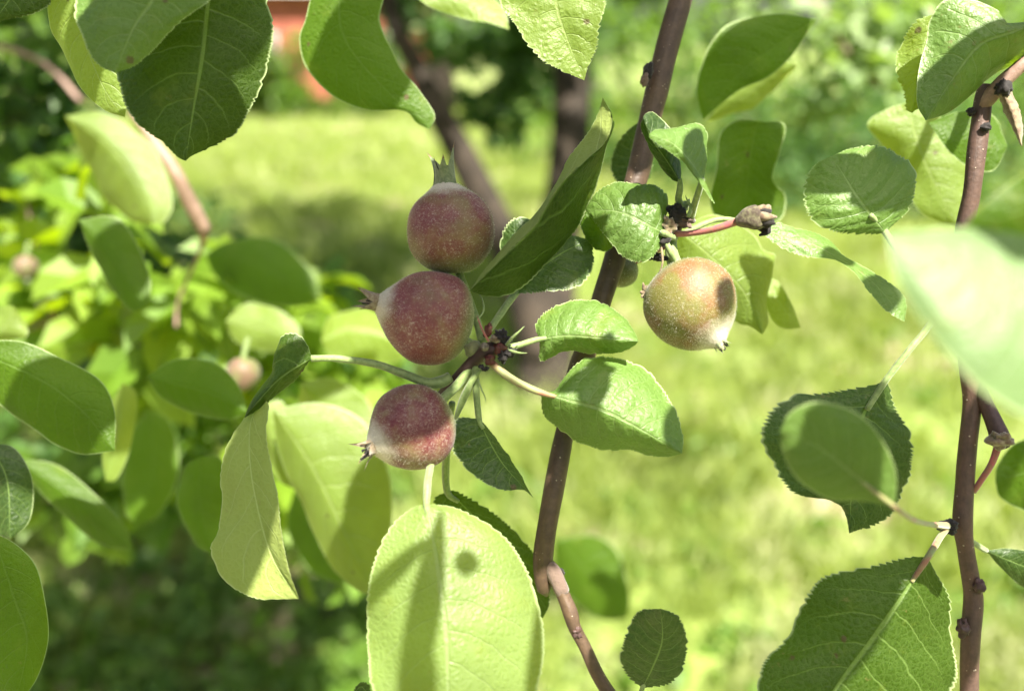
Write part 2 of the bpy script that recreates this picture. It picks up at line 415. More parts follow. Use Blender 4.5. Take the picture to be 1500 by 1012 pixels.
# ================================================================ THE TWO BRANCHES
def branch(label, pts, m, name='branch', seg=24, n=None, wob=.08):
    base = P(*pts[0][:3]); t = empty(name, base, label, 'branch')
    pts = [(a, b, c, r*((.93 if b < 560 else .83)+.05*math.sin(a*.7+b*.31))) for a, b, c, r in pts]
    tube('stem', pts, m, t, seg=seg, n=n or 140, wob=wob, seed=3, origin=base)
    return t
def blob(name, px, py, d, rx, ry, m, parent, seed=0, rot=0, rough=.5, n=20):
    """an irregular bud or scar, real round shape"""
    V = []; F = []; c = P(px, py, d); s = PX(d)
    for i in range(n+1):
        th = math.pi*i/n
        for k in range(n):
            a = 2*math.pi*k/n
            x = math.sin(th)*math.cos(a); y = math.cos(th); z = math.sin(th)*math.sin(a)
            q = 1+rough*noise.noise(Vector((x, y, z))*1.6+Vector((seed*3.3, 0, 0)))+rough*.5*noise.noise(Vector((x, y, z))*5+Vector((seed*3.3, 0, 0)))
            x *= rx*q; y *= ry*q; z *= rx*q
            xx = x*math.cos(rot)-y*math.sin(rot); yy = x*math.sin(rot)+y*math.cos(rot)
            V.append(c+RIV*xx*s+UPV*yy*s+FWD*z*s)
    for i in range(n):
        for k in range(n): F.append((i*n+k, (i+1)*n+k, (i+1)*n+(k+1) % n, i*n+(k+1) % n))
    return meshobj(name, V, F, m, parent, c)
main = branch('long brown speckled branch crossing the whole picture right of the red apples',
    [(1150, -620, .29, 20), (1080, -330, .275, 19), (1012, -60, .262, 18), (997, 0, .26, 17), (980, 60, .259, 18), (964, 125, .257, 19), (952, 175, .256, 18), (938, 240, .254, 17.5),
     (918, 310, .252, 17), (900, 380, .250, 17.5), (884, 430, .249, 17), (866, 490, .248, 17), (846, 550, .247, 17.5), (832, 610, .246, 16.5), (822, 660, .245, 16.5),
     (812, 710, .244, 18), (802, 765, .243, 17), (796, 810, .243, 19), (795, 838, .243, 17), (797, 862, .244, 12), (801, 872, .245, 3)], BARK)
tube('side_twig', [(798, 822, .243, 10), (812, 842, .242, 12.5), (823, 868, .241, 10), (836, 898, .240, 11), (842, 918, .24, 9.3), (856, 946, .24, 9), (872, 980, .24, 9.5), (892, 1015, .24, 10), (930, 1070, .24, 10), (1010, 1300, .25, 9), (1050, 1500, .27, 5)],
     BARK, main, seg=20, n=80, wob=.14)
tag(main.children[-1], 'thinner reddish side twig leaving the branch at a wrinkled joint')
# wrinkled collar at the joint, split of dead skin, buds
SCAR = simple('scar_bark', (.115, .078, .06), .85, .2, col2=(.12, .08, .065), sc=900, bump=.0007)
tube('bark_collar', [(800, 826, .2425, 8), (807, 834, .242, 12.2), (812, 842, .2418, 13.2), (818, 852, .2413, 12.0), (822, 861, .241, 11.2), (825, 868, .241, 9.5)], SCAR, main, seg=20, n=18, wob=.35)
blob('bud', 948, 108, .252, 7, 17, BLACK, main, 1, rot=-.35)
blob('bud', 944, 117, .251, 5, 10, SCAR, main, 5, rot=-.3, rough=.5)
blob('bud', 822, 838, .243, 5, 6, BLACK, main, 2)
blob('bark_flap', 845, 925, .2385, 6, 9, BARKP, main, 3, rot=.4, rough=.7)

right = branch('reddish brown branch running down the right edge of the picture',
    [(1446, 128, .235, 13), (1440, 150, .235, 14), (1436, 180, .235, 14), (1430, 225, .235, 13.5), (1424, 280, .236, 13), (1412, 340, .238, 13), (1410, 400, .239, 13), (1414, 470, .24, 13), (1420, 540, .24, 16), (1424, 590, .241, 15.5), (1418, 650, .241, 15),
     (1413, 710, .241, 15), (1410, 765, .241, 17), (1414, 800, .241, 14), (1422, 850, .242, 14), (1426, 880, .242, 15), (1422, 930, .242, 15), (1420, 1012, .243, 14), (1421, 1080, .243, 14), (1440, 1300, .25, 11), (1470, 1500, .27, 6)], BARKP)
right.children[0].data.materials[0] = bark('bark_reddish', (.105, .062, .046), (.07, .044, .036))
tube('side_twig', [(1430, 560, .24, 10), (1446, 596, .238, 11), (1458, 622, .236, 12), (1466, 640, .235, 13), (1470, 655, .235, 9)], BARKP, right, n=24, wob=.2)
tube('side_twig', [(1464, 650, .235, 6), (1452, 680, .236, 4.5), (1438, 702, .238, 4), (1426, 720, .24, 4)], REDST, right, n=24, wob=.2)
tube('side_twig', [(1436, 160, .235, 10), (1450, 142, .233, 12), (1464, 126, .231, 11), (1480, 108, .23, 10), (1515, 70, .228, 10), (1600, -120, .235, 11), (1640, -420, .26, 12)], BARKPINK, right, n=24, wob=.2)
blob('bud', 1470, 130, .228, 10, 12, BLACK, right, 4, rot=.6, rough=.6)
blob('bud', 1423, 164, .234, 6, 6, BLACK, right, 6); blob('bud', 1444, 187, .232, 7, 6, BLACK, right, 7)
blob('bud', 1388, 771, .238, 14, 10, BLACK, right, 8, rough=.5); blob('bud', 1434, 858, .239, 9, 10, BARKP, right, 9, rough=.4)
blob('bud', 1466, 644, .233, 15, 13, DRIED, right, 10, rough=.6); blob('bud', 1410, 920, .24, 8, 12, BARKP, right, 11)
# ================================================================ SPUR with the cluster of apples
spur = branch('short purplish spur twig between the left apples and the leaf stalks',
    [(600, 618, .262, 8), (622, 602, .252, 8), (645, 580, .240, 8.5), (662, 561, .234, 9), (680, 543, .230, 9.5), (697, 526, .228, 11), (712, 514, .226, 12), (728, 510, .2255, 11), (742, 509, .225, 8)], BARKP, name='spur_twig', seg=20, n=60, wob=.2)
RED2 = simple('red_bud_scale', (.075, .012, .012), .7, .0, col2=(.07, .03, .015), sc=700, bump=.0004)
PALE = simple('leaf_scar', (.16, .14, .10), .8, .0, col2=(.07, .055, .04), sc=900, bump=.0003)
blob('bud', 733, 510, .2235, 10, 9, RED2, spur, 1, rot=.2)
blob('bud', 715, 484, .224, 6, 11, RED2, spur, 2, rot=-.3)
blob('bud', 718, 527, .223, 7, 8, RED2, spur, 3, rot=.4)
blob('scar', 710, 508, .2215, 6, 6.5, PALE, spur, 4, rough=.35)
blob('scar', 724, 497, .2225, 7, 5, DRIED, spur, 5, rough=.6)
for q, (x, y, r) in enumerate([(736, 492, 8), (743, 497, 6), (746, 518, 8), (737, 522, 7), (706, 538, 4), (712, 540, 4), (738, 527, 5), (729, 490, 5)]):
    blob('withered_scale', x, y, .2225, r*.8, r*1.1, BLACK, spur, q+20, rot=q, rough=.9)
blob('stalk_base', 694, 512, .228, 13, 14, simple('stalk_base', (.17, .18, .08), .7, .3, sc=600), spur, 30, rot=.7, rough=.25)
def stipule(parent, pts, m=PETI):
    tube('stipule', [(a, b, c, r*.55) for a, b, c, r in pts], m, parent, seg=8, n=16, wob=.2)
stipule(spur, [(742, 505, .222, 5), (750, 495, .220, 4), (760, 486, .219, 2.5), (768, 478, .219, .6)])
stipule(spur, [(746, 513, .222, 4), (756, 516, .220, 3.5), (764, 517, .219, 2), (772, 517, .219, .5)])
stipule(spur, [(716, 500, .221, 3), (708, 486, .219, 3), (702, 472, .219, 2), (699, 462, .219, .5)], REDST)
stipule(spur, [(700, 556, .222, 2.5), (706, 572, .221, 2), (710, 580, .221, 1.5), (712, 590, .221, .5)])
stipule(spur, [(698, 470, .224, 2.5), (708, 456, .225, 2.5), (707, 440, .227, 2), (700, 428, .23, .6)])
stipule(spur, [(704, 541, .225, 5), (690, 560, .226, 9), (676, 590, .228, 10), (668, 612, .23, 5), (664, 625, .232, 1)])

# ================================================================ APPLES
AR = apple_material('apple_skin_red', (.165, .029, .036), (.15, .17, .045), 1.0, 0)
AR2 = apple_material('apple_skin_red_green', (.168, .030, .038), (.15, .18, .05), 1.0, .37, .20, .5)
AR3 = apple_material('apple_skin_dark_red', (.135, .020, .028), (.17, .20, .07), 1.0, .71, .22, .5)
AG = apple_material('apple_skin_green_blush', (.20, .072, .032), (.095, .135, .018), .75, .55, .42, .58, .65)
AG2 = apple_material('apple_skin_green', (.2, .1, .05), (.10, .13, .045), .3, .15)
BEIGE = simple('sepal_beige', (.24, .20, .13), .8, .2, col2=(.14, .10, .06), sc=900)
def frame_from(axis):
    z = axis.normalized(); a = Vector((0, 0, 1)) if abs(z.z) < .9 else Vector((1, 0, 0))
    x = a.cross(z).normalized(); y = z.cross(x); return x, y, z
def apple(label, cx, cy, d, r, axis, m, elong=1.0, taper=.10, sep_len=20, sep_w=7, neck=.12, stalk=None, stalkm=None, seed=0, hairs=5000, open_=.35, nw=.42, rimk=1.0,
          name='unripe_apple', cat='apple', sepm=None, group='unripe apples'):
    """axis: direction to the calyx in camera terms (right, up, towards camera); r, lengths in photo pixels"""
    rr = random.Random(seed+11)
    c = P(cx, cy, d); s = PX(d); ax = RIV*axis[0]+UPV*axis[1]-FWD*axis[2]
    x, y, z = frame_from(ax); Rr = r*s
    t = empty(name, c, label, cat, group)
    n, k = 56, 64; V = []; F = []
    def surf(th, a):
        ct = math.cos(th); st = math.sin(th)
        rad = st*(1-taper*ct)*(1+.012*math.cos(5*a)*max(0, ct))
        zz = ct*elong
        if th < nw: zz += neck*(1-th/nw)**1.4
        if th > 2.75: zz += .10*((th-2.75)/.39)**2
        q = 1+.045*noise.noise(Vector((st*math.cos(a), st*math.sin(a), ct))*1.5+Vector((seed*7, 0, 0)))
        return (x*math.cos(a)+y*math.sin(a))*rad*q*Rr+z*zz*q*Rr
    for i in range(n+1):
        for j in range(k): V.append(c+surf(math.pi*i/n+1e-4, 2*math.pi*j/k))
    for i in range(n):
        for j in range(k): F.append((i*k+j, (i+1)*k+j, (i+1)*k+(j+1) % k, i*k+(j+1) % k))
    # mesh in a local frame whose Z is the stalk-to-eye axis, so that the skin pattern follows the fruit
    Mx = Matrix((x, y, z)).transposed().to_4x4()
    inv = Mx.inverted()
    me = bpy.data.meshes.new('skin'); me.from_pydata([tuple(inv @ (v-c)) for v in V], [], F); me.materials.append(m)
    me.polygons.foreach_set('use_smooth', [True]*len(me.polygons))
    o = bpy.data.objects.new('skin', me); C.objects.link(o); o.parent = t; o.rotation_euler = Mx.to_euler()
    # fuzz
    if hairs:
        hv = []; hf = []
        for q in range(hairs):
            th = math.acos(rr.uniform(-1, 1)); a = rr.uniform(0, 6.283)
            if rr.random() < .25: th = rr.uniform(0, .8)
            p = c+surf(th, a); nn = (surf(th, a)-z*Rr*.0).normalized()
            tn = Vector((rr.uniform(-1, 1), rr.uniform(-1, 1), rr.uniform(-1, 1)))
            dr = (nn+tn*.7).normalized(); L = rr.uniform(1.2, 3.4)*s; sd = dr.cross(Vector((rr.random(), rr.random(), rr.random()))).normalized()*.11*s
            b0 = len(hv); mid = p+dr*L*.55+nn*L*.1
            hv += [p-sd, p+sd, mid+sd*.7, mid-sd*.7, p+(dr+tn*.4).normalized()*L]
            hf += [(b0, b0+1, b0+2, b0+3), (b0+3, b0+2, b0+4)]
        h = meshobj('fuzz', hv, hf, HAIR, t, c); h['kind'] = 'stuff'
    # calyx: five sepals round a throat
    tipc = c+z*(elong+neck*.55)*Rr
    rim = .16*Rr*rimk
    for q in range(5):
        a = 2*math.pi*q/5+seed+rr.uniform(-.2, .2)
        out = x*math.cos(a)+y*math.sin(a); sid = z.cross(out)
        L = sep_len*s*rr.uniform(.65, 1.15); W = sep_w*s; op = open_*rr.uniform(.1, 1.9); cu = rr.uniform(-.5, .7)
        nv = []; nf = []; mi = []
        N = 12
        for i in range(N+1):
            u = i/N; ww = W*(1-u)**1.25+.35*s*(1-u)
            ctr = tipc+out*(rim*(1-.25*u)+L*op*u**1.8)+z*(L*u*math.sqrt(max(.1, 1-op*op*.7))-Rr*.06)+sid*L*cu*.35*u*u
            for jj in (-1, -.5, 0, .5, 1):
                nv.append(ctr+sid*ww*jj-out*ww*.45*jj*jj+z*0)
        for i in range(N):
            for jj in range(4):
                nf.append((i*5+jj, i*5+jj+1, (i+1)*5+jj+1, (i+1)*5+jj)); mi.append(1 if i > N*.78 else 0)
        meshobj('sepal', nv, nf, None, t, tipc, mats=[sepm or SEPAL, TIP], midx=mi)
    sv = []; sf = []
    for q in range(9):
        a = rr.uniform(0, 6.28); out = x*math.cos(a)+y*math.sin(a)
        p0 = tipc+out*rim*.35-z*Rr*.06; L = sep_len*s*rr.uniform(.35, .7)
        pts = [p0+z*L*u+out*L*.25*u*u+x*rr.uniform(-.04, .04)*L for u in (0, .35, .7, 1)]
        v_, f_, _ = tube_data(pts, [1.1*s, .8*s, .7*s, 1.3*s], 6)
        b0 = len(sv); sv += v_; sf += [tuple(i_+b0 for i_ in ff) for ff in f_]
    meshobj('stamens', sv, sf, BLACK, t, tipc)
    if stalk: tube('stalk', stalk, stalkm or PETI, t, seg=12, n=40, wob=.12, origin=c)
    return t
apple('upright dusky red apple at the top of the left cluster, long pointed sepals upward', 660, 338, .232, 65, (-.10, 1, .10), AR, .99, .02, 54, 17, .16,
      [(672, 398, .233, 6), (684, 430, .236, 6), (698, 470, .236, 6), (706, 500, .229, 6)], seed=1, open_=.22, nw=.55, rimk=1.5)
apple('dusky red apple in the middle of the left cluster with its eye pointing left', 627, 464, .228, 70, (-1, .28, .22), AR2, .96, .08, 36, 12, .26,
      [(680, 500, .229, 8), (700, 514, .228, 10)], seed=2, open_=.4, nw=.62, rimk=1.15, sepm=BEIGE)
apple('small dark red apple lowest in the left cluster with sunlit whitish eye', 603, 627, .224, 64, (-.86, -.38, .55), AR3, .95, .08, 35, 10, .18,
      [(648, 585, .228, 7), (668, 566, .229, 7), (690, 540, .229, 7)], seed=3, open_=.5, nw=.6, rimk=1.2, sepm=BEIGE)
apple('round green apple with orange blush hanging right of the branch under the spur', 1013, 447, .232, 67.5, (.42, -.72, .42), AG, 1.0, .10, 17, 5, .22,
      [(992, 396, .234, 11), (984, 372, .235, 10), (984, 352, .236, 8), (988, 338, .236, 8)], seed=4, open_=.35, nw=.42, rimk=1.0, hairs=7000)
apple('small green fruitlet half hidden behind the main branch', 909, 397, .262, 25, (-.5, -.5, -.2), AG2, 1.0, .1, 8, 4, .1,
      [(930, 384, .262, 4), (955, 372, .255, 4), (972, 362, .245, 4)], REDST, seed=5, hairs=800)
# ---- spur on the main branch above the green apple
sp2 = branch('knobbly dark spur holding the green apple beside the main branch',
    [(958, 352, .25, 9), (968, 350, .245, 11), (982, 342, .238, 13), (990, 330, .236, 13), (994, 318, .236, 9)], BARKP, name='spur_twig', seg=20, n=30, wob=.5)
blob('bud', 991, 312, .231, 12, 13, BLACK, sp2, 1, rough=.7); blob('bud', 980, 330, .231, 10, 13, DRIED, sp2, 2, rough=.7, rot=.4)
blob('bud', 1004, 325, .233, 11, 9, SCAR, sp2, 3, rough=.7); blob('bud', 972, 352, .231, 8, 10, BLACK, sp2, 4, rough=.8)
blob('bud', 1000, 306, .234, 14, 6, PETI, sp2, 9, rough=.5, rot=1.0); blob('bud', 962, 377, .234, 12, 5, BLACK, sp2, 5, rough=.8)
stipule(sp2, [(966, 350, .231, 3), (970, 372, .230, 3.2), (970, 388, .230, 2.6), (965, 402, .231, 2.2)], DRIED)
stipule(sp2, [(975, 355, .231, 8), (984, 372, .231, 9), (990, 390, .2335, 6)], PETI)
stipule(sp2, [(1008, 318, .229, 6), (1012, 304, .229, 5), (1006, 292, .229, 2), (1004, 286, .229, .5)], PETI)
# withered flower on red stalk
WITH = simple('withered_calyx', (.12, .11, .06), .85, .1, col2=(.05, .035, .025), sc=700, bump=.0008)
wf = empty('withered_flower', P(985, 343, .234), 'withered brown flower on a red stalk right of the spur', 'flower')
tube('stalk', [(984, 343, .234, 5), (1010, 342, .230, 4.5), (1045, 336, .226, 5), (1082, 324, .223, 6)], REDST, wf, n=30, seg=12)
tube('calyx', [(1078, 325, .2225, 6), (1086, 323, .222, 11), (1096, 320, .2215, 15), (1108, 319, .221, 16), (1112, 318, .221, 11), (1108, 318, .221, 5)], WITH, wf, n=24, seg=28, wob=.45)
for q, (x2, y2) in enumerate([(1138, 318), (1136, 328), (1130, 308), (1126, 300), (1122, 334), (1134, 324), (1128, 314), (1112, 345), (1118, 338)]):
    y1 = 318+(y2-318)*.5
    tube('dried_petal', [(1104, 318+(y2-318)*.4, .2215, 6), (1114, y1, .2190+.0007*q, 7), (1124, (y1+y2)/2, .2180+.0007*q, 6), (x2, y2, .2180+.0007*q, 1.5)], (BLACK, DRIED)[q % 3 == 0], wf, n=14, seg=8, wob=.4, seed=q)
rm = empty('withered_flower', P(942, 424, .236), 'tiny withered flower remnant on the left side of the green apple', 'flower')
for q, (x2, y2) in enumerate([(942, 414), (938, 428), (945, 440), (948, 418), (940, 436)]):
    tube('dried_petal', [(947, 430, .236, 4), ((947+x2)/2-1, (430+y2)/2, .235, 3.5), (x2, y2, .234, .8)], DRIED, rm, n=8, seg=8, wob=.5, seed=q)

# ================================================================ LEAVES IN AND NEAR FOCUS
leaf('large folded leaf rising to a point between the red apples and the branch',
     [(688, 426), (708, 405), (735, 378), (765, 350), (785, 330), (798, 307), (824, 268), (857, 235), (886, 208), (897, 172), (883, 143)],
     [(708.5, 404), (735.5, 377), (765.5, 349), (785.5, 329), (798.5, 306), (824.5, 267), (857.5, 234), (886.5, 207), (896, 171)],
     [(712, 433), (745, 429), (775, 412), (808, 383), (838, 342), (858, 303), (876, 262), (887, 215), (897, 180)],
     .222, .226, .0, .022, -.004, teeth=26, ta=2.5, bulge=.05, m=LEAF,
     extra=[dict(M=[(688, 426), (708, 405), (735, 378), (765, 350), (785, 330), (798, 307), (824, 268), (857, 235), (886, 208), (897, 172), (883, 143)],
                 A=[(708, 394), (734, 367), (765, 334), (783, 315), (808, 276), (834, 235), (860, 197), (876, 165)], B=[(708.5, 405.5), (735.5, 378.5), (765.5, 350.5), (785.5, 330.5), (798.5, 307.5), (824.5, 268.5), (857.5, 235.5), (886.5, 208.5), (897, 173)],
                 d0=.222, d1=.226, eA=.010, eB=0, bow=-.004, flip=True, teeth=20)])
leaf('dark serrated leaf mostly hidden behind the large folded leaf', [(757, 430), (785, 398), (825, 370), (864, 351)],
     [(735, 375), (734, 345), (755, 321), (790, 325), (834, 344)], [(790, 428), (845, 420), (867, 395), (868, 365)],
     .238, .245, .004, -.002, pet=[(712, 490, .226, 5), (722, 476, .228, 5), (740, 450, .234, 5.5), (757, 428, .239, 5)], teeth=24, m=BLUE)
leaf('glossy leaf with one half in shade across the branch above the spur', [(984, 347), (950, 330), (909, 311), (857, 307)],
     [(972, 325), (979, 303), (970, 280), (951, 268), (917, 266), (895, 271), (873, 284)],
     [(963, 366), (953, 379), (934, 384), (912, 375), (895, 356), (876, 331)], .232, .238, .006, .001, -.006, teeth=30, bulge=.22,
     pet=[(990, 349, .234, 4), (984, 347, .232, 5), (970, 341, .2285, 5)], m=VELV_LIT)
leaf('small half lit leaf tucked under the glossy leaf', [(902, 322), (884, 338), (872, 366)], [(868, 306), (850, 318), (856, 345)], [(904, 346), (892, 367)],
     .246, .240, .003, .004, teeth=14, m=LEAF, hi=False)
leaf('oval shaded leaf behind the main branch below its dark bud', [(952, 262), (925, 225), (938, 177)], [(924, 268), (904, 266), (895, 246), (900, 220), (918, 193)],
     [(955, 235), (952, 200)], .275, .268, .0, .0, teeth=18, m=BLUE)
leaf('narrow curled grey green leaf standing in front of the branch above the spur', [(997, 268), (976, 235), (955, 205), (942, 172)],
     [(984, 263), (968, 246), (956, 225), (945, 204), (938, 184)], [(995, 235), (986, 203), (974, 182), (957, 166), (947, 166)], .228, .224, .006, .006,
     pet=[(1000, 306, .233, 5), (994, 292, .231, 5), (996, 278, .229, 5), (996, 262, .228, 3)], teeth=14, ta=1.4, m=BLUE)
leaf('small folded leaf with sunlit left half and shaded right half above the spur', [(1030, 266), (1012, 238), (984, 210), (951, 197)],
     [(1046, 297), (1034, 282), (1006, 243), (978, 221), (953, 203)], [(1036, 232), (1036, 198), (1020, 181), (994, 188), (963, 188)],
     .222, .214, .001, .010, teeth=20, ta=2.4, pet=[(1013, 318, .232, 5), (1017, 302, .229, 5), (1023, 282, .225, 5), (1029, 262, .222, 4)], bulge=.08, m=VELV_LIT)
leaf('sunlit oval leaf in the centre above the broad half shaded one', [(790, 497), (826, 492), (868, 494), (935, 500)],
     [(786, 478), (797, 460), (815, 446), (840, 438), (862, 438), (887, 446), (913, 463), (928, 482)],
     [(791, 512), (793, 527), (809, 522), (832, 515), (868, 517), (906, 517), (927, 508)],
     .226, .222, .011, .009, -.002, teeth=30, m=VELV_LIT, pet=[(732, 511, .2245, 6), (750, 508, .225, 5), (765, 504, .2255, 4.5), (790, 497, .226, 4), (830, 493, .2255, 1)], bulge=.14)
leaf('broad leaf with shaded tip over the branch in the centre, point to the lower right', [(793, 575), (832, 586), (881, 600), (926, 622), (999, 664)],
     [(813, 571), (826, 550), (851, 528), (876, 522), (903, 522), (926, 531), (945, 542), (964, 561), (980, 586), (993, 614), (1000, 641)],
     [(796, 603), (809, 622), (843, 645), (890, 658), (923, 661), (973, 668)], .222, .220, .012, .013, -.003, teeth=34, ta=3.2,
     pet=[(712, 524, .2245, 6), (735, 545, .2235, 6), (762, 562, .223, 5.5), (793, 575, .222, 4.5), (840, 588, .2212, 1)], petm=PETIR, bulge=.12, m=VELV_LIT)
leaf('dark serrated leaf hanging down with a hooked tip right of the lowest red apple', [(701, 614), (706, 624), (716, 644), (736, 678), (760, 706), (781, 729)],
     [(696, 613), (668, 615), (663, 656), (674, 674), (690, 693), (710, 706), (726, 714), (744, 718), (768, 717)],
     [(711, 622), (727, 642), (745, 668), (761, 692), (772, 714)], .228, .231, -.004, .007, teeth=26, ta=3.2, m=BLUE,
     pet=[(696, 536, .228, 5), (697, 560, .228, 5.5), (699, 590, .228, 5), (702, 616, .228, 4.5), (708, 628, .2278, 3)])
leaf('narrow dark leaf behind the big yellow green leaf and the branch joint', [(657, 718), (700, 762), (745, 810), (795, 905)],
     [(672, 721), (715, 746), (750, 774), (774, 800), (785, 818), (800, 855), (805, 883)], [(636, 738), (680, 810), (760, 885)],
     .250, .256, .000, .0, teeth=30, m=LEAF, pet=[(662, 590, .236, 5), (656, 640, .244, 5.5), (653, 690, .249, 5.5), (656, 722, .25, 5), (672, 735, .25, 3)])
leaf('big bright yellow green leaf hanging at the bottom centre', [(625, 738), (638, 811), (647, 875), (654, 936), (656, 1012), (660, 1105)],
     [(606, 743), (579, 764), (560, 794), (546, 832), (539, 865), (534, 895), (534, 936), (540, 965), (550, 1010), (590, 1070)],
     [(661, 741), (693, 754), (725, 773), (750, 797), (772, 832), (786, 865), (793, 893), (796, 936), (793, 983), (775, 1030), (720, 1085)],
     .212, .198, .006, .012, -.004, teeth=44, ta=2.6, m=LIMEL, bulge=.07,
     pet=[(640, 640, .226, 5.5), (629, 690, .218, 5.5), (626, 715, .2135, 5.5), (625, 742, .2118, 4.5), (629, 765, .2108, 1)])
leaf('curled leaf on a long stalk at left, its pale underside hanging down', [(456, 525), (430, 541), (404, 560), (378, 588), (358, 612)],
     [(450, 505), (436, 491), (417, 492), (405, 511), (403, 540), (376, 571)], [(434, 556), (409, 577), (380, 598)],
     .226, .226, .008, .004, teeth=18, ta=2, bulge=.08,
     pet=[(660, 552, .231, 8), (645, 560, .230, 9), (624, 560, .229, 7), (587, 546, .228, 6), (545, 532, .227, 5.5), (494, 525, .2265, 5), (456, 525, .226, 5)],
     extra=[dict(M=[(378, 588), (366, 627), (368, 690), (382, 760), (402, 822), (438, 877)],
                 A=[(358, 612), (333, 653), (322, 697), (324, 735), (319, 776), (306, 801), (314, 831), (332, 856), (375, 875), (410, 877)],
                 B=[(393, 592), (392, 640), (400, 692), (412, 765), (424, 835)], d0=.230, d1=.222, eA=.004, eB=-.006, flip=True, teeth=20)])
leaf('small round leaf standing alone at the bottom right of the branch', [(941, 1007), (955, 979), (970, 938), (968, 891)],
     [(923, 992), (910, 966), (913, 942), (923, 913), (937, 895)], [(958, 1005), (982, 1001), (1000, 979), (1007, 950), (1004, 926), (992, 901)],
     .232, .216, .003, .002, teeth=22, ta=3.4, bulge=.15, m=BLUE, pet=[(930, 1060, .236, 4), (936, 1030, .234, 4), (941, 1007, .232, 3.5), (950, 988, .2315, 2)])
leaf('broad leaf on a thin diagonal stalk at right, half covered by the blurred leaf', [(1296, 559), (1264, 611), (1250, 690), (1244, 781)],
     [(1264, 567), (1201, 577), (1164, 580), (1133, 598), (1114, 632), (1127, 669), (1148, 706), (1169, 722), (1222, 732), (1238, 753)],
     [(1302, 566), (1311, 596), (1331, 632), (1335, 664), (1322, 722), (1296, 759)], .238, .240, .004, .006, teeth=32, ta=6, m=BLUE,
     pet=[(1400, 425, .232, 4.5), (1357, 482, .236, 4.5), (1330, 515, .236, 4.5), (1296, 559, .238, 4.5), (1270, 600, .2378, 4)])
leaf('soft blurred leaf nearest the camera at right, in front of the broad leaf', [(1311, 743), (1250, 695), (1196, 653), (1143, 632)],
     [(1312, 690), (1290, 640), (1253, 603), (1196, 588), (1158, 603)], [(1269, 733), (1222, 731), (1175, 708), (1150, 672)], .172, .168, -.002, .004, hi=False, teeth=0,
     pet=[(1388, 770, .238, 6), (1365, 768, .215, 4), (1340, 762, .19, 4), (1311, 743, .172, 4), (1250, 695, .1712, 2)], petm=PETIR, m=VELV_LIT)
leaf('big leaf with russet specks at the bottom right corner', [(1359, 816), (1327, 864), (1280, 932), (1222, 1011), (1170, 1110)],
     [(1332, 816), (1274, 830), (1211, 843), (1185, 869), (1154, 932), (1122, 964), (1112, 1000), (1115, 1060)],
     [(1370, 840), (1390, 880), (1395, 927), (1397, 1011), (1340, 1090)], .222, .215, .006, .010, teeth=40, ta=4, m=LEAF, bulge=.08,
     pet=[(1388, 772, .238, 5), (1376, 788, .23, 4.5), (1359, 816, .222, 4.5), (1335, 852, .2212, 3)], petm=PETIR)
leaf('round serrated leaf lit along its lower edge at the upper right', [(1298, 342), (1278, 318), (1256, 290), (1232, 250), (1216, 230)],
     [(1272, 343), (1220, 338), (1188, 318), (1178, 288), (1181, 260), (1198, 238)], [(1304, 334), (1328, 310), (1342, 282), (1341, 256), (1328, 232), (1292, 217), (1260, 215), (1234, 222)],
     .240, .243, .004, .006, -.004, teeth=26, ta=4.5, bulge=.16, pet=[(1350, 430, .19, 6), (1325, 385, .215, 5), (1298, 342, .240, 5), (1275, 315, .2375, 4)], m=VELV_LIT)
leaf('slender twisted leaf pointing down right beside the withered flower', [(1114, 334), (1150, 347), (1190, 358), (1228, 378), (1256, 396), (1290, 425), (1325, 471)],
     [(1140, 327), (1162, 334), (1194, 339), (1216, 352), (1234, 374), (1258, 388), (1293, 407), (1316, 424), (1328, 444)],
     [(1126, 350), (1151, 366), (1183, 376), (1222, 381), (1252, 400), (1268, 421), (1293, 451), (1315, 466)], .236, .228, .004, -.002, teeth=24, ta=2.4, m=VELV_LIT,
     pet=[(1000, 342, .238, 4), (1050, 322, .242, 4), (1090, 326, .24, 4), (1118, 335, .236, 4)])
leaf('backlit yellow green leaf behind the green apple', [(992, 336), (1040, 375), (1088, 425), (1117, 490)],
     [(1034, 316), (1061, 318), (1103, 341), (1120, 365), (1138, 373), (1133, 400), (1124, 440), (1126, 470)], [(990, 365), (1005, 400), (1040, 445), (1080, 473), (1098, 478)],
     .262, .272, .010, .004, hi=False, teeth=0, m=YOUNG_LIT, pet=[(985, 345, .238, 4), (992, 336, .262, 4)])
leaf('small pale leaf tip peeking out right of the backlit leaf', [(1126, 405), (1140, 440), (1173, 480)], [(1142, 415), (1160, 445)], [(1120, 440), (1132, 470), (1150, 482)],
     .29, .285, .0, .0, hi=False, teeth=0, m=YOUNG_LIT)
leaf('dark blurred leaf hanging straight down above the withered flower', [(1110, 178), (1098, 240), (1090, 322)], [(1080, 176), (1056, 195), (1048, 240), (1040, 300), (1060, 330)],
     [(1150, 182), (1142, 224), (1132, 262), (1151, 288), (1146, 318), (1120, 330)], .29, .30, -.004, .0, hi=False, teeth=0, m=LEAF)
leaf('dark blurred leaf at the top right of the main branch, tip down left', [(1196, 28), (1140, 65), (1080, 112), (1030, 176)],
     [(1140, 20), (1076, 32), (1045, 58), (1028, 95), (1020, 135)], [(1160, 82), (1124, 114), (1080, 134)], .29, .30, .000, .0, hi=False, teeth=0, m=LEAF)
leaf('thin bright leaf sliver under the dark blurred top right leaf', [(1150, 90), (1100, 135), (1036, 178)], [(1120, 100), (1070, 130)], [(1165, 100), (1110, 152), (1070, 170)],
     .33, .33, -.004, .012, hi=False, teeth=0, m=YOUNG_LIT)
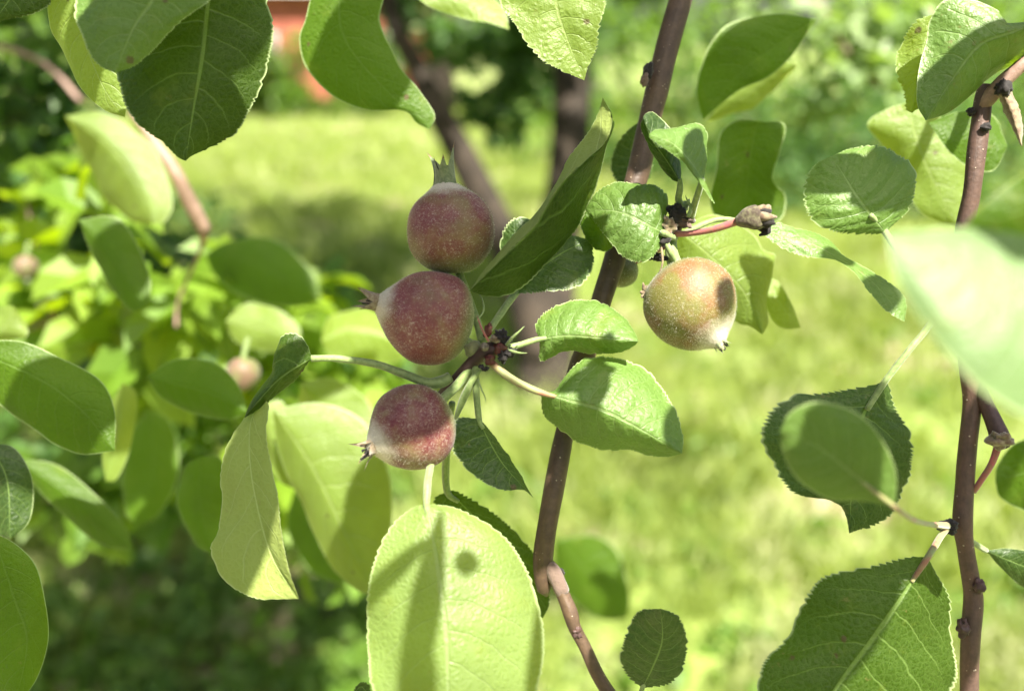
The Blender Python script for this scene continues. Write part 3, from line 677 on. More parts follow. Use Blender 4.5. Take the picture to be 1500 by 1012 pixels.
leaf('large leaf at the top right corner with a sunlit top and shaded lower part', [(1530, 30), (1480, 48), (1436, 66), (1400, 110), (1356, 177)],
     [(1472, 33), (1460, 14), (1420, -2), (1382, 2), (1362, 30), (1357, 60), (1348, 92), (1343, 125), (1344, 155)],
     [(1520, 80), (1475, 102), (1435, 130), (1390, 166)], .218, .226, .004, .010, teeth=0, m=VELV_LIT, bulge=.08)
leaf('backlit serrated leaf edge showing left of the top right corner leaf', [(1366, 22), (1348, 90), (1336, 166)], [(1344, 31), (1325, 56), (1314, 82), (1315, 112), (1324, 134), (1327, 160)],
     [(1385, 60), (1380, 130)], .236, .238, .004, .0, teeth=22, ta=3.5, m=YOUNG_LIT)
leaf('long pale sunlit leaf behind the right branch', [(1330, 150), (1345, 210), (1370, 270), (1405, 335)], [(1300, 160), (1270, 182), (1292, 212), (1320, 262), (1350, 312)],
     [(1380, 175), (1420, 215), (1425, 270), (1422, 310)], .30, .30, .006, .0, hi=False, teeth=0, m=YOUNG_LIT)
leaf('shaded leaf behind the top of the right branch', [(1360, 180), (1410, 190), (1476, 215)], [(1400, 165), (1450, 165)], [(1385, 215), (1420, 245), (1455, 250)], .27, .27, .004, .0, hi=False, teeth=0, m=LEAF)
leaf('large very blurred sunlit leaf at the right edge close to the camera', [(1640, 470), (1520, 440), (1400, 385), (1298, 340)],
     [(1600, 340), (1500, 340), (1430, 334), (1360, 338)], [(1620, 630), (1530, 620), (1460, 585), (1410, 540), (1352, 470), (1312, 400)], .118, .126, .005, -.003, hi=False, teeth=0, m=PALEL)
leaf('green blurred leaf above the very blurred sunlit one at the right edge', [(1620, 260), (1520, 300), (1450, 325), (1392, 358)], [(1560, 240), (1490, 262), (1430, 312)], [(1600, 360), (1500, 385), (1430, 365)],
     .14, .15, .0, .006, hi=False, teeth=0, m=LEAF)
leaf('blurred leaf cut by the right edge at mid height', [(1560, 690), (1510, 690), (1458, 705)], [(1540, 640), (1490, 648), (1462, 680)], [(1540, 750), (1495, 745), (1465, 728)], .19, .19, .0, .004, hi=False, teeth=0)
leaf('dark blurred leaf cut by the right edge near the bottom', [(1444, 806), (1490, 825), (1560, 850)], [(1480, 803), (1530, 815)], [(1470, 835), (1500, 862), (1540, 880)], .25, .25, .0, .004, hi=False, teeth=0, m=BLUE,
     pet=[(1412, 785, .24, 4), (1428, 796, .243, 4), (1444, 806, .25, 4)])
dl = empty('dried_leaf', P(1462, 132, .228), 'shrivelled brown leaf hanging from the top of the right branch', 'leaf')
V_, F_, U_ = leaf_patch([(1462, 128), (1480, 160), (1497, 215)], [(1462, 128), (1466, 152), (1484, 190), (1497, 215)], [(1462, 128), (1482, 134), (1496, 175), (1497, 215)], .228, .226, .004, .003, 0, 40, 4, 7, 2, .2, .002, 77, False)
meshobj('blade', V_, F_, DRIED, dl, P(1462, 132, .228), U_)
# ---- top left group
leaf('bluish green leaf at the top left overlapping the big dark leaf', [(250, -70), (224, 0), (196, 42), (168, 107)],
     [(170, -75), (120, -30), (111, 20), (122, 54), (132, 82), (148, 98)], [(330, -40), (308, 0), (284, 18), (260, 36), (246, 50), (224, 74), (196, 97)], .205, .208, .002, .004, m=VELV_LIT, teeth=40, ta=2.4)
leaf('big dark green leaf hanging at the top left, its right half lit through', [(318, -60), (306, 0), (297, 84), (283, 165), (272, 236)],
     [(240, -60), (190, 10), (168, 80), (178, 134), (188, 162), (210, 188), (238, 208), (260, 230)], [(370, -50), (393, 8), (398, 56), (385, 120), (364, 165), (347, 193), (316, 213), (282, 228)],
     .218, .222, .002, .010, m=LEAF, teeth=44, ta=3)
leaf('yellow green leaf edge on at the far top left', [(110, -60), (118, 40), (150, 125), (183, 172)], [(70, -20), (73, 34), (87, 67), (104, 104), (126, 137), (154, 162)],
     [(160, -20), (185, 60), (188, 130)], .235, .240, .004, .0, m=YOUNG_LIT, teeth=0, hi=False)
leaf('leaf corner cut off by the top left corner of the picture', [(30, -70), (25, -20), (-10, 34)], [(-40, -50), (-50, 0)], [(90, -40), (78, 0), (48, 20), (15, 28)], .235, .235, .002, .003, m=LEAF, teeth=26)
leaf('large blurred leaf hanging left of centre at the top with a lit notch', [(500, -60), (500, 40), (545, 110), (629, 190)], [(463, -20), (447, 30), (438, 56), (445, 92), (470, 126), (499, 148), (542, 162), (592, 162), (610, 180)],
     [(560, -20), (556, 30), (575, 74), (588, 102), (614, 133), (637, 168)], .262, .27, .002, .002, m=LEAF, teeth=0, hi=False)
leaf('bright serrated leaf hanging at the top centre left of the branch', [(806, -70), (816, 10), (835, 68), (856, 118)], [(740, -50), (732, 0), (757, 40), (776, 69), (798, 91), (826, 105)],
     [(880, -50), (887, 0), (878, 38), (873, 72), (862, 95)], .222, .226, .0, -.002, m=YOUNG_LIT, teeth=34, ta=4)
leaf('pale blurred leaf at the top edge just left of the bright serrated leaf', [(600, -30), (670, 0), (746, 44)], [(680, -30), (735, 10)], [(620, 5), (680, 28), (715, 34)], .30, .30, .004, .0, m=YOUNG_LIT, hi=False, teeth=0)
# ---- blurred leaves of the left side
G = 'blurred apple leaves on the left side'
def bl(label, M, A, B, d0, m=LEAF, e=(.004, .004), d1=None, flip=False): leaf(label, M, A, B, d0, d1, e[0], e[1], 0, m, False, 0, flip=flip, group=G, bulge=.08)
bl('glowing pale leaf below the top left group, beside the pinkish twig', [(95, 170), (150, 205), (195, 260), (225, 328)], [(150, 164), (195, 192), (228, 220), (252, 290), (244, 322)], [(125, 235), (150, 290), (190, 322)], .40, YOUNG_LIT, (.006, .02))
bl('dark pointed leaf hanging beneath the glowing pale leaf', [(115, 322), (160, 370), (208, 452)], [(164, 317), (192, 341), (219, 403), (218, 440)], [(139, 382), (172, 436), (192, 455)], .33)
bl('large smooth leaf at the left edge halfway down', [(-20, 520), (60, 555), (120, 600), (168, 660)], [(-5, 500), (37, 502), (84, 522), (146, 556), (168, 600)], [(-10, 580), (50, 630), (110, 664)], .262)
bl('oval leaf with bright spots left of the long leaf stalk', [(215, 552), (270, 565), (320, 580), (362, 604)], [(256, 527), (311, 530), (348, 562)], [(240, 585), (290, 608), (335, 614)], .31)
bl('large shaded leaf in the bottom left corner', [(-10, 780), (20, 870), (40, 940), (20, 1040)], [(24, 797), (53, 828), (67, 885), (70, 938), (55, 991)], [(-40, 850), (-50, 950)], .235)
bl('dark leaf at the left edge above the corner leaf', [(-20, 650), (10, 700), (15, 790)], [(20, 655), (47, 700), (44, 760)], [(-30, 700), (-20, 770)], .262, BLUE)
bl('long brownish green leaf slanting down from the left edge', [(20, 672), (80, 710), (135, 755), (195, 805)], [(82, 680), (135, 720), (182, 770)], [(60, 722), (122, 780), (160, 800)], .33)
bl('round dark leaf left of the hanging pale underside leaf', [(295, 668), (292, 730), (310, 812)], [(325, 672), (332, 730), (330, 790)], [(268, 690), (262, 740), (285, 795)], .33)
bl('yellow green strip of leaf beside the large left edge leaf', [(180, 560), (172, 630), (155, 705)], [(200, 580), (192, 650), (172, 700)], [(165, 590), (150, 660)], .35, YOUNG_LIT)
bl('big blurred leaf with sun patches under the lowest red apple', [(400, 600), (455, 680), (500, 770), (550, 872)], [(470, 590), (535, 620), (572, 700), (572, 800), (566, 850)], [(408, 660), (440, 735), (478, 820), (520, 862)], .33, YOUNG_LIT, (.006, .010))
bl('vivid yellow green leaf left of the lowest red apple', [(440, 560), (475, 610), (510, 690)], [(490, 555), (540, 590), (552, 640)], [(440, 600), (462, 660), (490, 690)], .36, YOUNG_LIT, (.004, .02))
bl('pale narrow leaf right of the hanging pale underside leaf', [(385, 590), (400, 650), (440, 720)], [(415, 590), (438, 650)], [(385, 640), (405, 700)], .345, YOUNG_LIT)
bl('glowing yellow leaf behind the long leaf stalk', [(470, 500), (520, 480), (600, 505)], [(485, 460), (550, 455), (590, 475)], [(490, 525), (550, 535), (590, 525)], .40, YOUNG_LIT, (.02, .004))
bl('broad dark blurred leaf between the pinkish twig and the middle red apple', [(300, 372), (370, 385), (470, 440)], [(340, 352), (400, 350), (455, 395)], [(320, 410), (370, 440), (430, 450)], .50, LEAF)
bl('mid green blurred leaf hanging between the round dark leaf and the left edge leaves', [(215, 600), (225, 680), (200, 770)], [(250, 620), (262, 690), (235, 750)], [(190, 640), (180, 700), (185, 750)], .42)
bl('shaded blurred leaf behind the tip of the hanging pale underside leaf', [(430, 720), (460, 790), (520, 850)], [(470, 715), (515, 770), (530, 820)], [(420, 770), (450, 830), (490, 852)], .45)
bl('light green blurred leaf above the curled leaf at left', [(330, 470), (380, 480), (440, 500)], [(360, 445), (410, 455), (438, 480)], [(345, 500), (390, 515), (425, 512)], .42, YOUNG_LIT)
bl('bright yellow leaf tip at the left edge above the large smooth leaf', [(-20, 500), (10, 475), (20, 448)], [(35, 495), (38, 475)], [(-20, 470), (0, 452)], .34, YOUNG_LIT)
leaf('blurred bluish leaf behind the branch joint at the bottom centre', [(812, 790), (855, 830), (918, 905)], [(868, 783), (905, 808), (922, 870)], [(815, 850), (850, 890), (890, 908)], .56, .56, .0, .01, hi=False, teeth=0, m=PLAIN)
leaf('dark leaf scrap at the bottom edge left of the big yellow leaf', [(515, 1020), (530, 1005), (545, 1030)], [(525, 1000), (540, 1003)], [(518, 1040), (535, 1050)], .24, .24, .0, .0, hi=False, teeth=10, m=BLUE)

# ================================================================ BACKGROUND FOLIAGE
def leaf_cloud(centers, n, size, rg, face=0):
    """many small folded leaves; centers: list of (pos, radius, weight)"""
    V = []; F = []; tot = sum(c[2] for c in centers)
    for pos, rad, wt in centers:
        for q in range(int(n*wt/tot)):
            while True:
                v = Vector((rg.uniform(-1, 1), rg.uniform(-1, 1), rg.uniform(-1, 1)))
                if v.length <= 1: break
            v = v.normalized()*v.length**.6
            p = pos+Vector((v.x*rad[0], v.y*rad[1], v.z*rad[2]))
            L = size*rg.uniform(.6, 1.25); Wd = L*rg.uniform(.26, .36)
            t = Vector((rg.gauss(0, 1), rg.gauss(0, 1), rg.gauss(-.4, .7))).normalized()
            up = Vector((rg.gauss(0, .6), rg.gauss(-.3, .6), 1))
            if face: up = SUN+Vector((rg.gauss(0, .5), rg.gauss(0, .5), rg.gauss(0, .4)))
            sd = t.cross(up).normalized(); nn = sd.cross(t).normalized()
            b = len(V)
            V += [p, p+t*L*.35+sd*Wd+nn*Wd*.4, p+t*L*.75+sd*Wd*.7+nn*Wd*.3, p+t*L-nn*L*.12, p+t*L*.75-sd*Wd*.7+nn*Wd*.3, p+t*L*.35-sd*Wd+nn*Wd*.4, p+t*L*.5]
            F += [(b, b+1, b+6), (b+1, b+2, b+6), (b+2, b+3, b+6), (b+3, b+4, b+6), (b+4, b+5, b+6), (b+5, b, b+6)]
    return V, F
def foliage_mat(name, c1, c2, tr, tw=.4, sc=6, dry=None):
    m, b = mat(name); g = b.n('NewGeometry'); oc = b.n('TexCoord').outputs['Object']
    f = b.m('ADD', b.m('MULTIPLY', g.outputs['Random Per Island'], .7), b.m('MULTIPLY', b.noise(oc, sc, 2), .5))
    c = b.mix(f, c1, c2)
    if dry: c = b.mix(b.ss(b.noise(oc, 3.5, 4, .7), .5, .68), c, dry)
    p = b.pbr(c, .5, spec=.4)
    t = b.n('BsdfTranslucent'); b.put(t.inputs[0], b.mix(f, tuple(x*.8 for x in tr), tr)); mx = b.n('MixShader'); mx.inputs[0].default_value = tw
    b.t.links.new(p.outputs[0], mx.inputs[1]); b.t.links.new(t.outputs[0], mx.inputs[2]); b.out(mx.outputs[0]); return m
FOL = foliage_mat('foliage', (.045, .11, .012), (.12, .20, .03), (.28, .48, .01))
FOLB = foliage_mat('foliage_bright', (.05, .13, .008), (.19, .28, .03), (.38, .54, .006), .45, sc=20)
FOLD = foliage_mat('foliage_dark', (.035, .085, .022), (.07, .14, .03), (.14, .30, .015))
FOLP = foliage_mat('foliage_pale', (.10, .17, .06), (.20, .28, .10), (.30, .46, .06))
# ---- far apple tree with forked trunk
base = ground(795, 640)
ft = empty('apple_tree', base, 'apple tree with forked grey brown trunk standing on the grass behind the cluster', 'tree')
def dep(p): return (p-CAM).dot(FWD)
D = dep(ground(795, 600))
tube('trunk', [(800, 665, D, 58), (798, 620, D, 48), (797, 560, D, 44), (798, 500, D, 44), (808, 420, D, 36), (820, 330, D, 29), (830, 230, D, 28), (836, 130, D, 28), (838, 40, D, 27), (850, -140, D, 22), (880, -400, D, 12)], BARKT, ft, seg=20, n=90, wob=.25, origin=base)
tube('limb', [(795, 520, D*.99, 34), (772, 440, D*.98, 30), (742, 360, D*.97, 28), (706, 285, D*.96, 26), (668, 215, D*.95, 23), (634, 150, D*.94, 20), (606, 90, D*.93, 17), (580, 40, D*.92, 15), (540, -100, D*.9, 12), (480, -300, D*.9, 8)], BARKT, ft, seg=16, n=70, wob=.25, origin=base)
cents = []
for q in range(34):
    px = rnd.uniform(520, 1150); py = rnd.uniform(-800, -60); dd = D*rnd.uniform(.55, 1.15)
    cents.append((P(px, py, dd), (.25, .25, .18), 1))
for (px, py, s) in [(700, 70, 1.0), (760, 110, .9), (650, 60, .7), (740, 180, .8), (700, 150, .7), (770, 60, .9), (590, 10, .8), (790, 20, .7)]:
    cents.append((P(px, py, D*1.02), (.10, .12, .09), .45*s))
V_, F_ = leaf_cloud(cents, 9000, .08, rnd); meshobj('crown', V_, F_, FOLD, ft, base, smooth=False)
# ---- leafy branches of the near left background
def leafy(label, stems, cents, n, size, m, bk=BARKPINK, name='leafy_branch', face=0):
    b0 = P(*stems[0][0][:3]); t = empty(name, b0, label, 'branch')
    for s_ in stems: tube('twig', s_, bk, t, seg=10, n=30, wob=.2, origin=b0)
    V, F = leaf_cloud([(P(x, y, d), (r*PX(d), r*PX(d)*.9, r*PX(d)*.8), wt) for x, y, d, r, wt in cents], n, size, rnd, face)
    o = meshobj('foliage', V, F, m, t, b0, smooth=False); return t
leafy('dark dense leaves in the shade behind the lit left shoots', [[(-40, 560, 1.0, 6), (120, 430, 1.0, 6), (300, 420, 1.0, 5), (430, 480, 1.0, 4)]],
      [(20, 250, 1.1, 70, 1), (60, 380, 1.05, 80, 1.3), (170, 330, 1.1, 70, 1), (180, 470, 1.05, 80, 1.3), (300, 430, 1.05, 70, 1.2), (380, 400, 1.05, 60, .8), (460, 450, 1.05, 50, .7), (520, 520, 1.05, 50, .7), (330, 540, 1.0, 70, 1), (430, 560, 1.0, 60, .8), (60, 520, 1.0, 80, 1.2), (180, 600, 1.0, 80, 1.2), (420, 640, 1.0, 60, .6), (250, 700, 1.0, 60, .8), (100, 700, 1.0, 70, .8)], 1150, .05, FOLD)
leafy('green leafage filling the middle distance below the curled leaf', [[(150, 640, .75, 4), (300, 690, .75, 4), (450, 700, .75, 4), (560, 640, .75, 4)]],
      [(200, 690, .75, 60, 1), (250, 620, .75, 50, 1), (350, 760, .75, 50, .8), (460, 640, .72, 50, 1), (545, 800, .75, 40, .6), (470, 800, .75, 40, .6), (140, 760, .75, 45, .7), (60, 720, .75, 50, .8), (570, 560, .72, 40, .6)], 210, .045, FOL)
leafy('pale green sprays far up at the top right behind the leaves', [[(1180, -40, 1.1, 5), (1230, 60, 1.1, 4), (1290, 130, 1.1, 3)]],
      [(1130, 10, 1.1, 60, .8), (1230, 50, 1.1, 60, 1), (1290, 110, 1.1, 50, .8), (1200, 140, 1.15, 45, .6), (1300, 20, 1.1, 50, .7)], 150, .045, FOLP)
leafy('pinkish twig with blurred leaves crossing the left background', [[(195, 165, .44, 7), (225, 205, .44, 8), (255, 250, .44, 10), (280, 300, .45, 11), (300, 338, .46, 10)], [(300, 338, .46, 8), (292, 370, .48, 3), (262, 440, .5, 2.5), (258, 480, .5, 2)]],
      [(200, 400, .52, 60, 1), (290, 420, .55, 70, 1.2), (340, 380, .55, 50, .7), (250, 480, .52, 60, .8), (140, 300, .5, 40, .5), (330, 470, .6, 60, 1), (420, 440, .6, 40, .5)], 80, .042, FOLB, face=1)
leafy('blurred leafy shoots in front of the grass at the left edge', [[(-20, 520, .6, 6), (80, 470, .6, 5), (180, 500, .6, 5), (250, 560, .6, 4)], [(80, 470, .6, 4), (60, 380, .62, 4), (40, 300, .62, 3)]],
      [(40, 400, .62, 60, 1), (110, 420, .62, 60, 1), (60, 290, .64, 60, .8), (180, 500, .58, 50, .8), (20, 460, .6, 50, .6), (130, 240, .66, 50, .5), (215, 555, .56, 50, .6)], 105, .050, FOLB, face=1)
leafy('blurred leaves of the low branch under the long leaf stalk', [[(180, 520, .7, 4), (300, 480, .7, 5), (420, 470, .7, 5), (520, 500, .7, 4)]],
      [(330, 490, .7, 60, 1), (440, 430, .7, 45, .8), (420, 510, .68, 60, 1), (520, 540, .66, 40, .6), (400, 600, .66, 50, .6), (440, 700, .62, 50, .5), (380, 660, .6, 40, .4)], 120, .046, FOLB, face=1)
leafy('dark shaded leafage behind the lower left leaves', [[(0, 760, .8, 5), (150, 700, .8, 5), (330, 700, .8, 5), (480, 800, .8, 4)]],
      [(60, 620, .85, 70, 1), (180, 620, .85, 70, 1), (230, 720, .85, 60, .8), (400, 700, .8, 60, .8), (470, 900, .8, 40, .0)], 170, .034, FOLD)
leafy('sparse blurred shoots at the upper left corner with white blossom remains', [[(-30, 60, .7, 4), (60, 90, .7, 4), (120, 150, .7, 4)]],
      [(20, 130, .75, 60, 1), (70, 190, .75, 50, 1), (20, 230, .75, 50, .8), (110, 110, .75, 40, .5), (60, 40, .8, 40, .5)], 150, .034, FOLD)
# blurred young apples in the left background
AB = simple('blurred_apple_skin', (.13, .075, .05), .6, .1, col2=(.10, .12, .035), sc=60)
for q, (x, y, d, r, lab) in enumerate([(38, 392, .58, 17, 'blurred pale pink apple at the left edge'), 
        (356, 548, .40, 24, 'blurred orange brown apple behind the curled leaf at left')]):
    apple(lab, x, y, d, r, (rnd.uniform(-.4, .4), -1, .2), AB, 1.05, .1, r*.5, r*.2, .15, [(x, y-r*.9, d, r*.15), (x+r*.3, y-r*2.2, d, r*.15)], seed=20+q, hairs=0)

# ---- far shrubs, trees and house
def shrub(label, x, y, w_, h, n, size, m, name='shrub', cat='shrub', trunk=None, group=None):
    t = empty(name, (x, y, 0), label, cat, group); rg = random.Random(int(x*31+y*17)+5)
    th = trunk or 0
    cents = [(Vector((x+rg.uniform(-.6, .6)*w_, y+rg.uniform(-.4, .4)*w_, th+rg.uniform(.12, .95)*(h-th))), (w_*.28, w_*.28, (h-th)*.2), rg.uniform(.5, 1.3)) for _ in range(14)]
    V, F = leaf_cloud(cents, n, size, rg); meshobj('crown', V, F, m, t, (x, y, 0), smooth=False)
    V = []; F = []
    for k in range(1 if trunk else 5):
        a = rg.uniform(0, 6.28); q = .15 if trunk else .35
        pts = [Vector((x, y, -.05)), Vector((x+math.cos(a)*w_*q*.3, y+math.sin(a)*w_*q*.3, h*.3)), Vector((x+math.cos(a)*w_*q, y+math.sin(a)*w_*q, h*.72))]
        pts = [pts[0]+(pts[1]-pts[0])*i/4 for i in range(4)]+[pts[1]+(pts[2]-pts[1])*i/4 for i in range(5)]
        v_, f_, _ = tube_data(pts, [(.045*h if trunk else .02*h)*(1-i/11) for i in range(9)], 10, wob=.2)
        b = len(V); V += v_; F += [tuple(i+b for i in ff) for ff in f_]
    meshobj('trunk' if trunk else 'stems', V, F, BARKT, t, (x, y, 0)); return t
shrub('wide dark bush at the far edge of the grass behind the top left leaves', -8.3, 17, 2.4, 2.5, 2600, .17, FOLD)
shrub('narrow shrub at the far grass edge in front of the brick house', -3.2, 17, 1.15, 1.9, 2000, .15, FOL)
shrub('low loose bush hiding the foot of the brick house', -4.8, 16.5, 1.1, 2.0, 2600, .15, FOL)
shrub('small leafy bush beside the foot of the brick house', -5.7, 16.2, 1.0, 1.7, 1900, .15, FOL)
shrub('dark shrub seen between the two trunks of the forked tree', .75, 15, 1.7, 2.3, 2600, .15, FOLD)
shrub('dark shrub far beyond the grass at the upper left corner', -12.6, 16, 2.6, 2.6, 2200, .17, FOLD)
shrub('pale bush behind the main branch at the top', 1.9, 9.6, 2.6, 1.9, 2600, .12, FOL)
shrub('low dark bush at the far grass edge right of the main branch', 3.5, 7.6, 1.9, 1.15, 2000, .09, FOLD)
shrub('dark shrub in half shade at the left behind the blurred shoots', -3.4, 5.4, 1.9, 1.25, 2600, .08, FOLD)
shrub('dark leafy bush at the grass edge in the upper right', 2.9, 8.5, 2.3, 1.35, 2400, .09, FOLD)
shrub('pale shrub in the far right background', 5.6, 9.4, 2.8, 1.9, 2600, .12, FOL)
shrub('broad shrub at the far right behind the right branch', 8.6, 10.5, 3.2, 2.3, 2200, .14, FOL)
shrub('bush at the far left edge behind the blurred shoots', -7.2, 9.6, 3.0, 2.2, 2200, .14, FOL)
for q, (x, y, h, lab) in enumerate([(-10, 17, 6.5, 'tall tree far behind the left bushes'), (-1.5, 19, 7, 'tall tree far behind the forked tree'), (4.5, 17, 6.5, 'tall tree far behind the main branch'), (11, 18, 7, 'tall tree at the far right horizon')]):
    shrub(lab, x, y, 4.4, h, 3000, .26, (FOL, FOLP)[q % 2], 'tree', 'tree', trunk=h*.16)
# more orchard behind the photographer: it darkens what glossy leaves mirror
rb = random.Random(5); cb = [(Vector((rb.uniform(-9, 9), rb.uniform(-7, -4.2), rb.uniform(.4, 4.2))), (1.1, .8, .9), 1) for _ in range(60)]
V_, F_ = leaf_cloud(cb, 7000, .24, rb); bt = meshobj('orchard_trees', V_, F_, FOLD, smooth=False); tag(bt, 'rest of the orchard behind the photographer, outside the picture', 'trees', kind='stuff')
# house
BR = simple('red_brick', (.40, .12, .08), .85, var=.3, sc=3); RF = simple('roof_white', (.75, .75, .73), .6, var=.1, sc=2); GL = simple('glass', (.05, .06, .07), .1, var=.2, sc=1)
def boxv(c, s):
    return [Vector((c[0]+a*s[0]/2, c[1]+b*s[1]/2, c[2]+d*s[2]/2)) for a in (-1, 1) for b in (-1, 1) for d in (-1, 1)], [(0, 1, 3, 2), (4, 6, 7, 5), (0, 4, 5, 1), (2, 3, 7, 6), (0, 2, 6, 4), (1, 5, 7, 3)]
hx, hy = -6.6, 24.0
hs = empty('house', (hx, hy, 0), 'red brick house with pale roof glimpsed beyond the top left leaves', 'house')
v_, f_ = boxv((hx, hy, 1.3), (9.6, 3.0, 2.6)); meshobj('wall', v_, f_, BR, hs, (hx, hy, 0), smooth=False)
V_ = [Vector((hx+a*5.1, hy+b, z)) for a in (-1, 1) for b, z in ((-1.8, 2.6), (0, 3.9), (1.8, 2.6))]
meshobj('roof', V_, [(0, 3, 4, 1), (1, 4, 5, 2), (0, 2, 5, 3), (0, 1, 2), (3, 5, 4)], RF, hs, (hx, hy, 0), smooth=False)
for k in (-3.2, 0, 3.2):
    v_, f_ = boxv((hx+k, hy-1.51, 1.2), (.8, .08, .9)); wn = meshobj('window', v_, f_, RF, hs, (hx+k, hy-1.5, 1.2), smooth=False)
    v_, f_ = boxv((hx+k, hy-1.56, 1.2), (.66, .04, .76)); meshobj('pane', v_, f_, GL, wn, (hx+k, hy-1.56, 1.2), smooth=False)

# ================================================================ GROUND AND GRASS
m, b = mat('ground_soil_grass'); oc = b.n('TexCoord').outputs['Object']
a1 = b.noise(oc, 1.3, 5, .6); a2 = b.noise(oc, 9, 5, .65); a3 = b.noise(oc, 45, 3, .6)
g = b.mix(b.ss(a2, .35, .65), (.10, .15, .025), (.21, .27, .06))
s_ = b.mix(b.ss(a3, .35, .65), (.20, .14, .095), (.33, .26, .19))
sep = b.n('SeparateXYZ'); b.put(sep.inputs[0], oc)
left = b.m('MULTIPLY', b.ss(sep.outputs[0], -.9, .1, 1, 0), b.ss(sep.outputs[1], 1.6, 2.6, 1, 0))
bare = b.ss(b.m('ADD', a1, b.m('ADD', b.m('MULTIPLY', left, .14), b.m('MULTIPLY', a2, .25))), .66, .74)
p = b.pbr(b.mix(bare, g, s_), .95, b.bump(a3, .8, .03)); b.out(p.outputs[0]); GRD = m
N = 90; V_ = []; F_ = []
for i in range(N+1):
    for j in range(N+1):
        u, v = i/N*2-1, j/N*2-1
        x = math.copysign(abs(u)**2.6, u)*160; y = math.copysign(abs(v)**2.6, v)*160+3
        V_.append(Vector((x, y, .05*noise.noise(Vector((x, y, 0))*.8) if abs(x) < 20 and abs(y) < 20 else 0)))
for i in range(N):
    for j in range(N): F_.append((i*(N+1)+j, (i+1)*(N+1)+j, (i+1)*(N+1)+j+1, i*(N+1)+j+1))
go = meshobj('ground', V_, F_, GRD); go['kind'] = 'structure'
GRS = foliage_mat('grass_blades', (.11, .18, .025), (.30, .36, .09), (.40, .50, .05), .45, sc=11, dry=(.52, .52, .30))
rg = random.Random(3); V_ = []; F_ = []
def blade(x, y, L, Wd, lean):
    a = rg.uniform(0, 6.283); dx, dy = math.cos(a)*lean*L, math.sin(a)*lean*L; b_ = rg.uniform(0, 6.283); sx, sy = math.cos(b_)*Wd, math.sin(b_)*Wd
    z0 = -.02; k = len(V_)
    V_.extend([Vector((x-sx, y-sy, z0)), Vector((x+sx, y+sy, z0)), Vector((x+dx*.4+sx*.8, y+dy*.4+sy*.8, L*.6)), Vector((x+dx*.4-sx*.8, y+dy*.4-sy*.8, L*.6)), Vector((x+dx, y+dy, L*.95))])
    F_.extend([(k, k+1, k+2, k+3), (k+3, k+2, k+4)])
for q in range(150000):
    yy = 1.0+9.5*rg.random()**1.5
    xx = rg.uniform(-1, 1)*(.75*yy+.5)
    dn = .8*noise.noise(Vector((xx*1.3, yy*1.3, 4)))+.7*noise.noise(Vector((xx*5, yy*5, 9)))+.8*noise.noise(Vector((xx*13, yy*13, 2)))
    if xx < .0 and yy < 2.8: dn -= .25
    if dn < rg.uniform(-.6, .2): continue
    L = rg.uniform(.05, .17)*(1+.9*dn)*(1 if yy > 2 else .8)
    blade(xx, yy, L, rg.uniform(.0015, .004)*(1+.22*yy), rg.uniform(.1, 1.2))
for q in range(50000):
    yy = 9.5+14*rg.random()**1.2; xx = rg.uniform(-1, 1)*(.8*yy)
    if noise.noise(Vector((xx*.6, yy*.6, 4)))+.6*noise.noise(Vector((xx*2.5, yy*2.5, 9))) < rg.uniform(-.7, .1): continue
    blade(xx, yy, rg.uniform(.06, .2), rg.uniform(.010, .022), rg.uniform(.1, 1.0))
gr = meshobj('grass', V_, F_, GRS, smooth=False); tag(gr, 'sunlit yellow green grass covering the orchard floor', 'grass', kind='stuff')
# broad leaved ground cover in tufts
cents = []
for q in range(260):
    yy = 1.2+4.5*rg.random()**1.3; xx = rg.uniform(-1, 1)*(.7*yy+.3)
    if xx > 0 and rg.random() < .45: continue
    cents.append((Vector((xx, yy, .05)), (.09, .09, .05), 1))
for q in range(70):
    g_ = ground(rg.uniform(-20, 580), rg.uniform(690, 1120)); cents.append((Vector((g_.x, g_.y, .07)), (.08, .08, .06), 1.3))
V_, F_ = leaf_cloud(cents, 7000, .055, rg); wd = meshobj('weeds', V_, F_, FOL, smooth=False); tag(wd, 'low broad leaved weeds growing among the grass', 'weeds', kind='stuff')

LIT = foliage_mat('dead_leaves', (.30, .20, .14), (.42, .34, .24), (.3, .2, .1), .15)
cl = []
for q in range(90):
    g_ = ground(rg.uniform(60, 560), rg.uniform(830, 1100)); cl.append((Vector((g_.x, g_.y, .015)), (.05, .05, .012), 1))
for q in range(14):
    g_ = ground(rg.uniform(1000, 1450), rg.uniform(450, 900)); cl.append((Vector((g_.x, g_.y, .04)), (.07, .07, .02), 1))
V_, F_ = leaf_cloud(cl, 620, .045, rg, 1); lt = meshobj('dead_leaves', V_, F_, LIT, smooth=False); tag(lt, 'pale dead leaves and bits lying on bare ground at the lower left', 'dead leaves', kind='stuff')

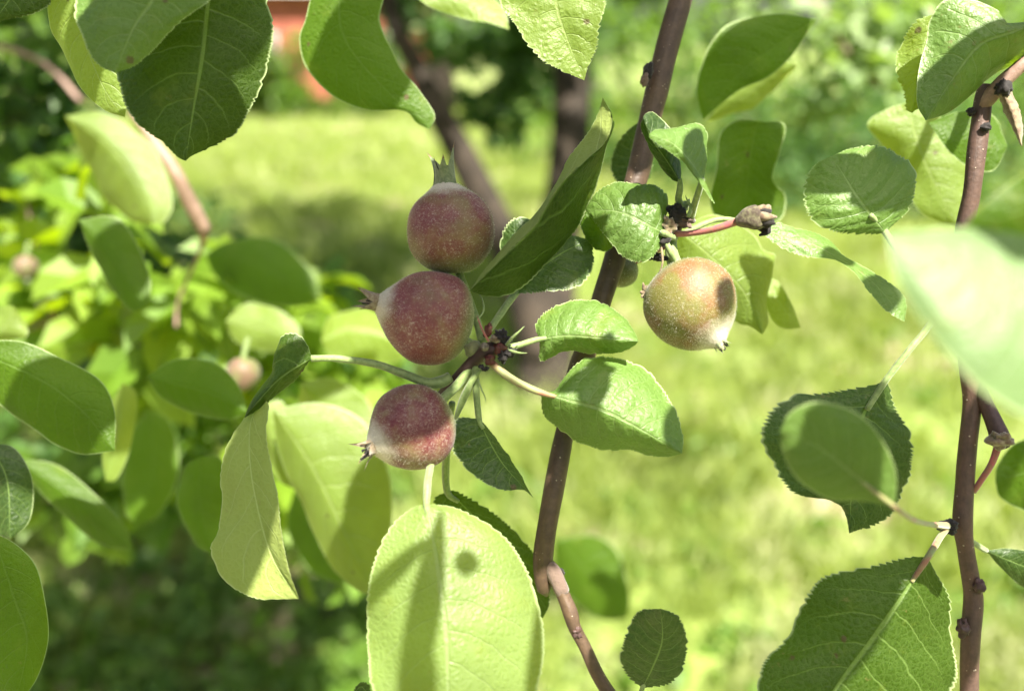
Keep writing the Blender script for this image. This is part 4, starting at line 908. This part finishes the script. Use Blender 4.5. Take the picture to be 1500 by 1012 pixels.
# ================================================================ unseen leaves added overhead to throw the dappled shade
OV = []; OF = []; OU = []
def shade(px, py, d, rx, ry, t, rot=0, seed=0):
    """one added unseen leaf above/behind the camera whose shadow falls on the given spot"""
    c = P(px, py, d)+SUN*t; s = PX(d)
    x = (RIV-SUN*RIV.dot(SUN)).normalized(); y = SUN.cross(x)
    if y.dot(UPV) < 0: y = -y
    ca, sa = math.cos(rot), math.sin(rot); ex = x*ca+y*sa; ey = y*ca-x*sa
    n, k = 14, 4; b0 = len(OV); rq = random.Random(seed+int(px+py))
    tl = rq.uniform(-.5, .5)
    for i in range(n+1):
        u = i/n; w_ = math.sin(math.pi*u**.85)**.75 if 0 < u < 1 else 0
        for j in range(-k, k+1):
            v = j/k
            OV.append(c+ex*(2*u-1)*rx*s+ey*v*w_*ry*s+SUN*s*(ry*.35*abs(v)*w_+rx*.3*(u-.5)*tl+rx*.2*u*u)); OU.append((u, .5+.5*v))
    W = 2*k+1
    for i in range(n):
        for j in range(W-1):
            q = (b0+i*W+j, b0+(i+1)*W+j, b0+(i+1)*W+j+1, b0+i*W+j+1); OF.append(q)
FOLO = foliage_mat('foliage_overhead', (.04, .08, .015), (.05, .10, .02), (.06, .11, .004), .2)
for a in SHADES: shade(*a)
ob = empty('shade_bough', P(700, -700, .25), 'unseen leafy bough added above the picture to shade apples and leaves', 'branch')
meshobj('foliage', OV, OF, FOLO, ob, P(700, -700, .25), OU)
bp = [P(300, -900, .5), P(600, -800, .35), P(900, -900, .3), P(1300, -1000, .35)]
v_, f_, u_ = tube_data([Vector(q) for q in bp], [.006, .005, .004, .003], 10); meshobj('stem', v_, f_, BARK, ob, P(700, -700, .25), u_)
# unseen crown clumps added high over the grass to dapple the ground
ct = []
def over(px, py, h, rad, wt=1):
    g_ = ground(px, py); ct.append((g_+SUN*(h/SUN.z), (rad, rad, rad*.5), wt))
for a in OVERS: over(*a)
b0 = Vector((-1.6, -.9, 0)); ca = empty('apple_tree', b0, 'unseen apple tree above the picture, its crown added to dapple the grass with shade', 'tree')
V_, F_ = leaf_cloud(ct, 11000, .085, random.Random(12)); meshobj('crown', V_, F_, FOLD, ca, b0, smooth=False)
v_, f_, u_ = tube_data([b0, b0+Vector((.05, 0, .7)), b0+Vector((.1, .1, 1.4)), b0+Vector((.3, .2, 2.2)), b0+Vector((.6, .5, 3.0))], [.10, .08, .07, .05, .03], 14, wob=.2); meshobj('trunk', v_, f_, BARKT, ca, b0, u_)
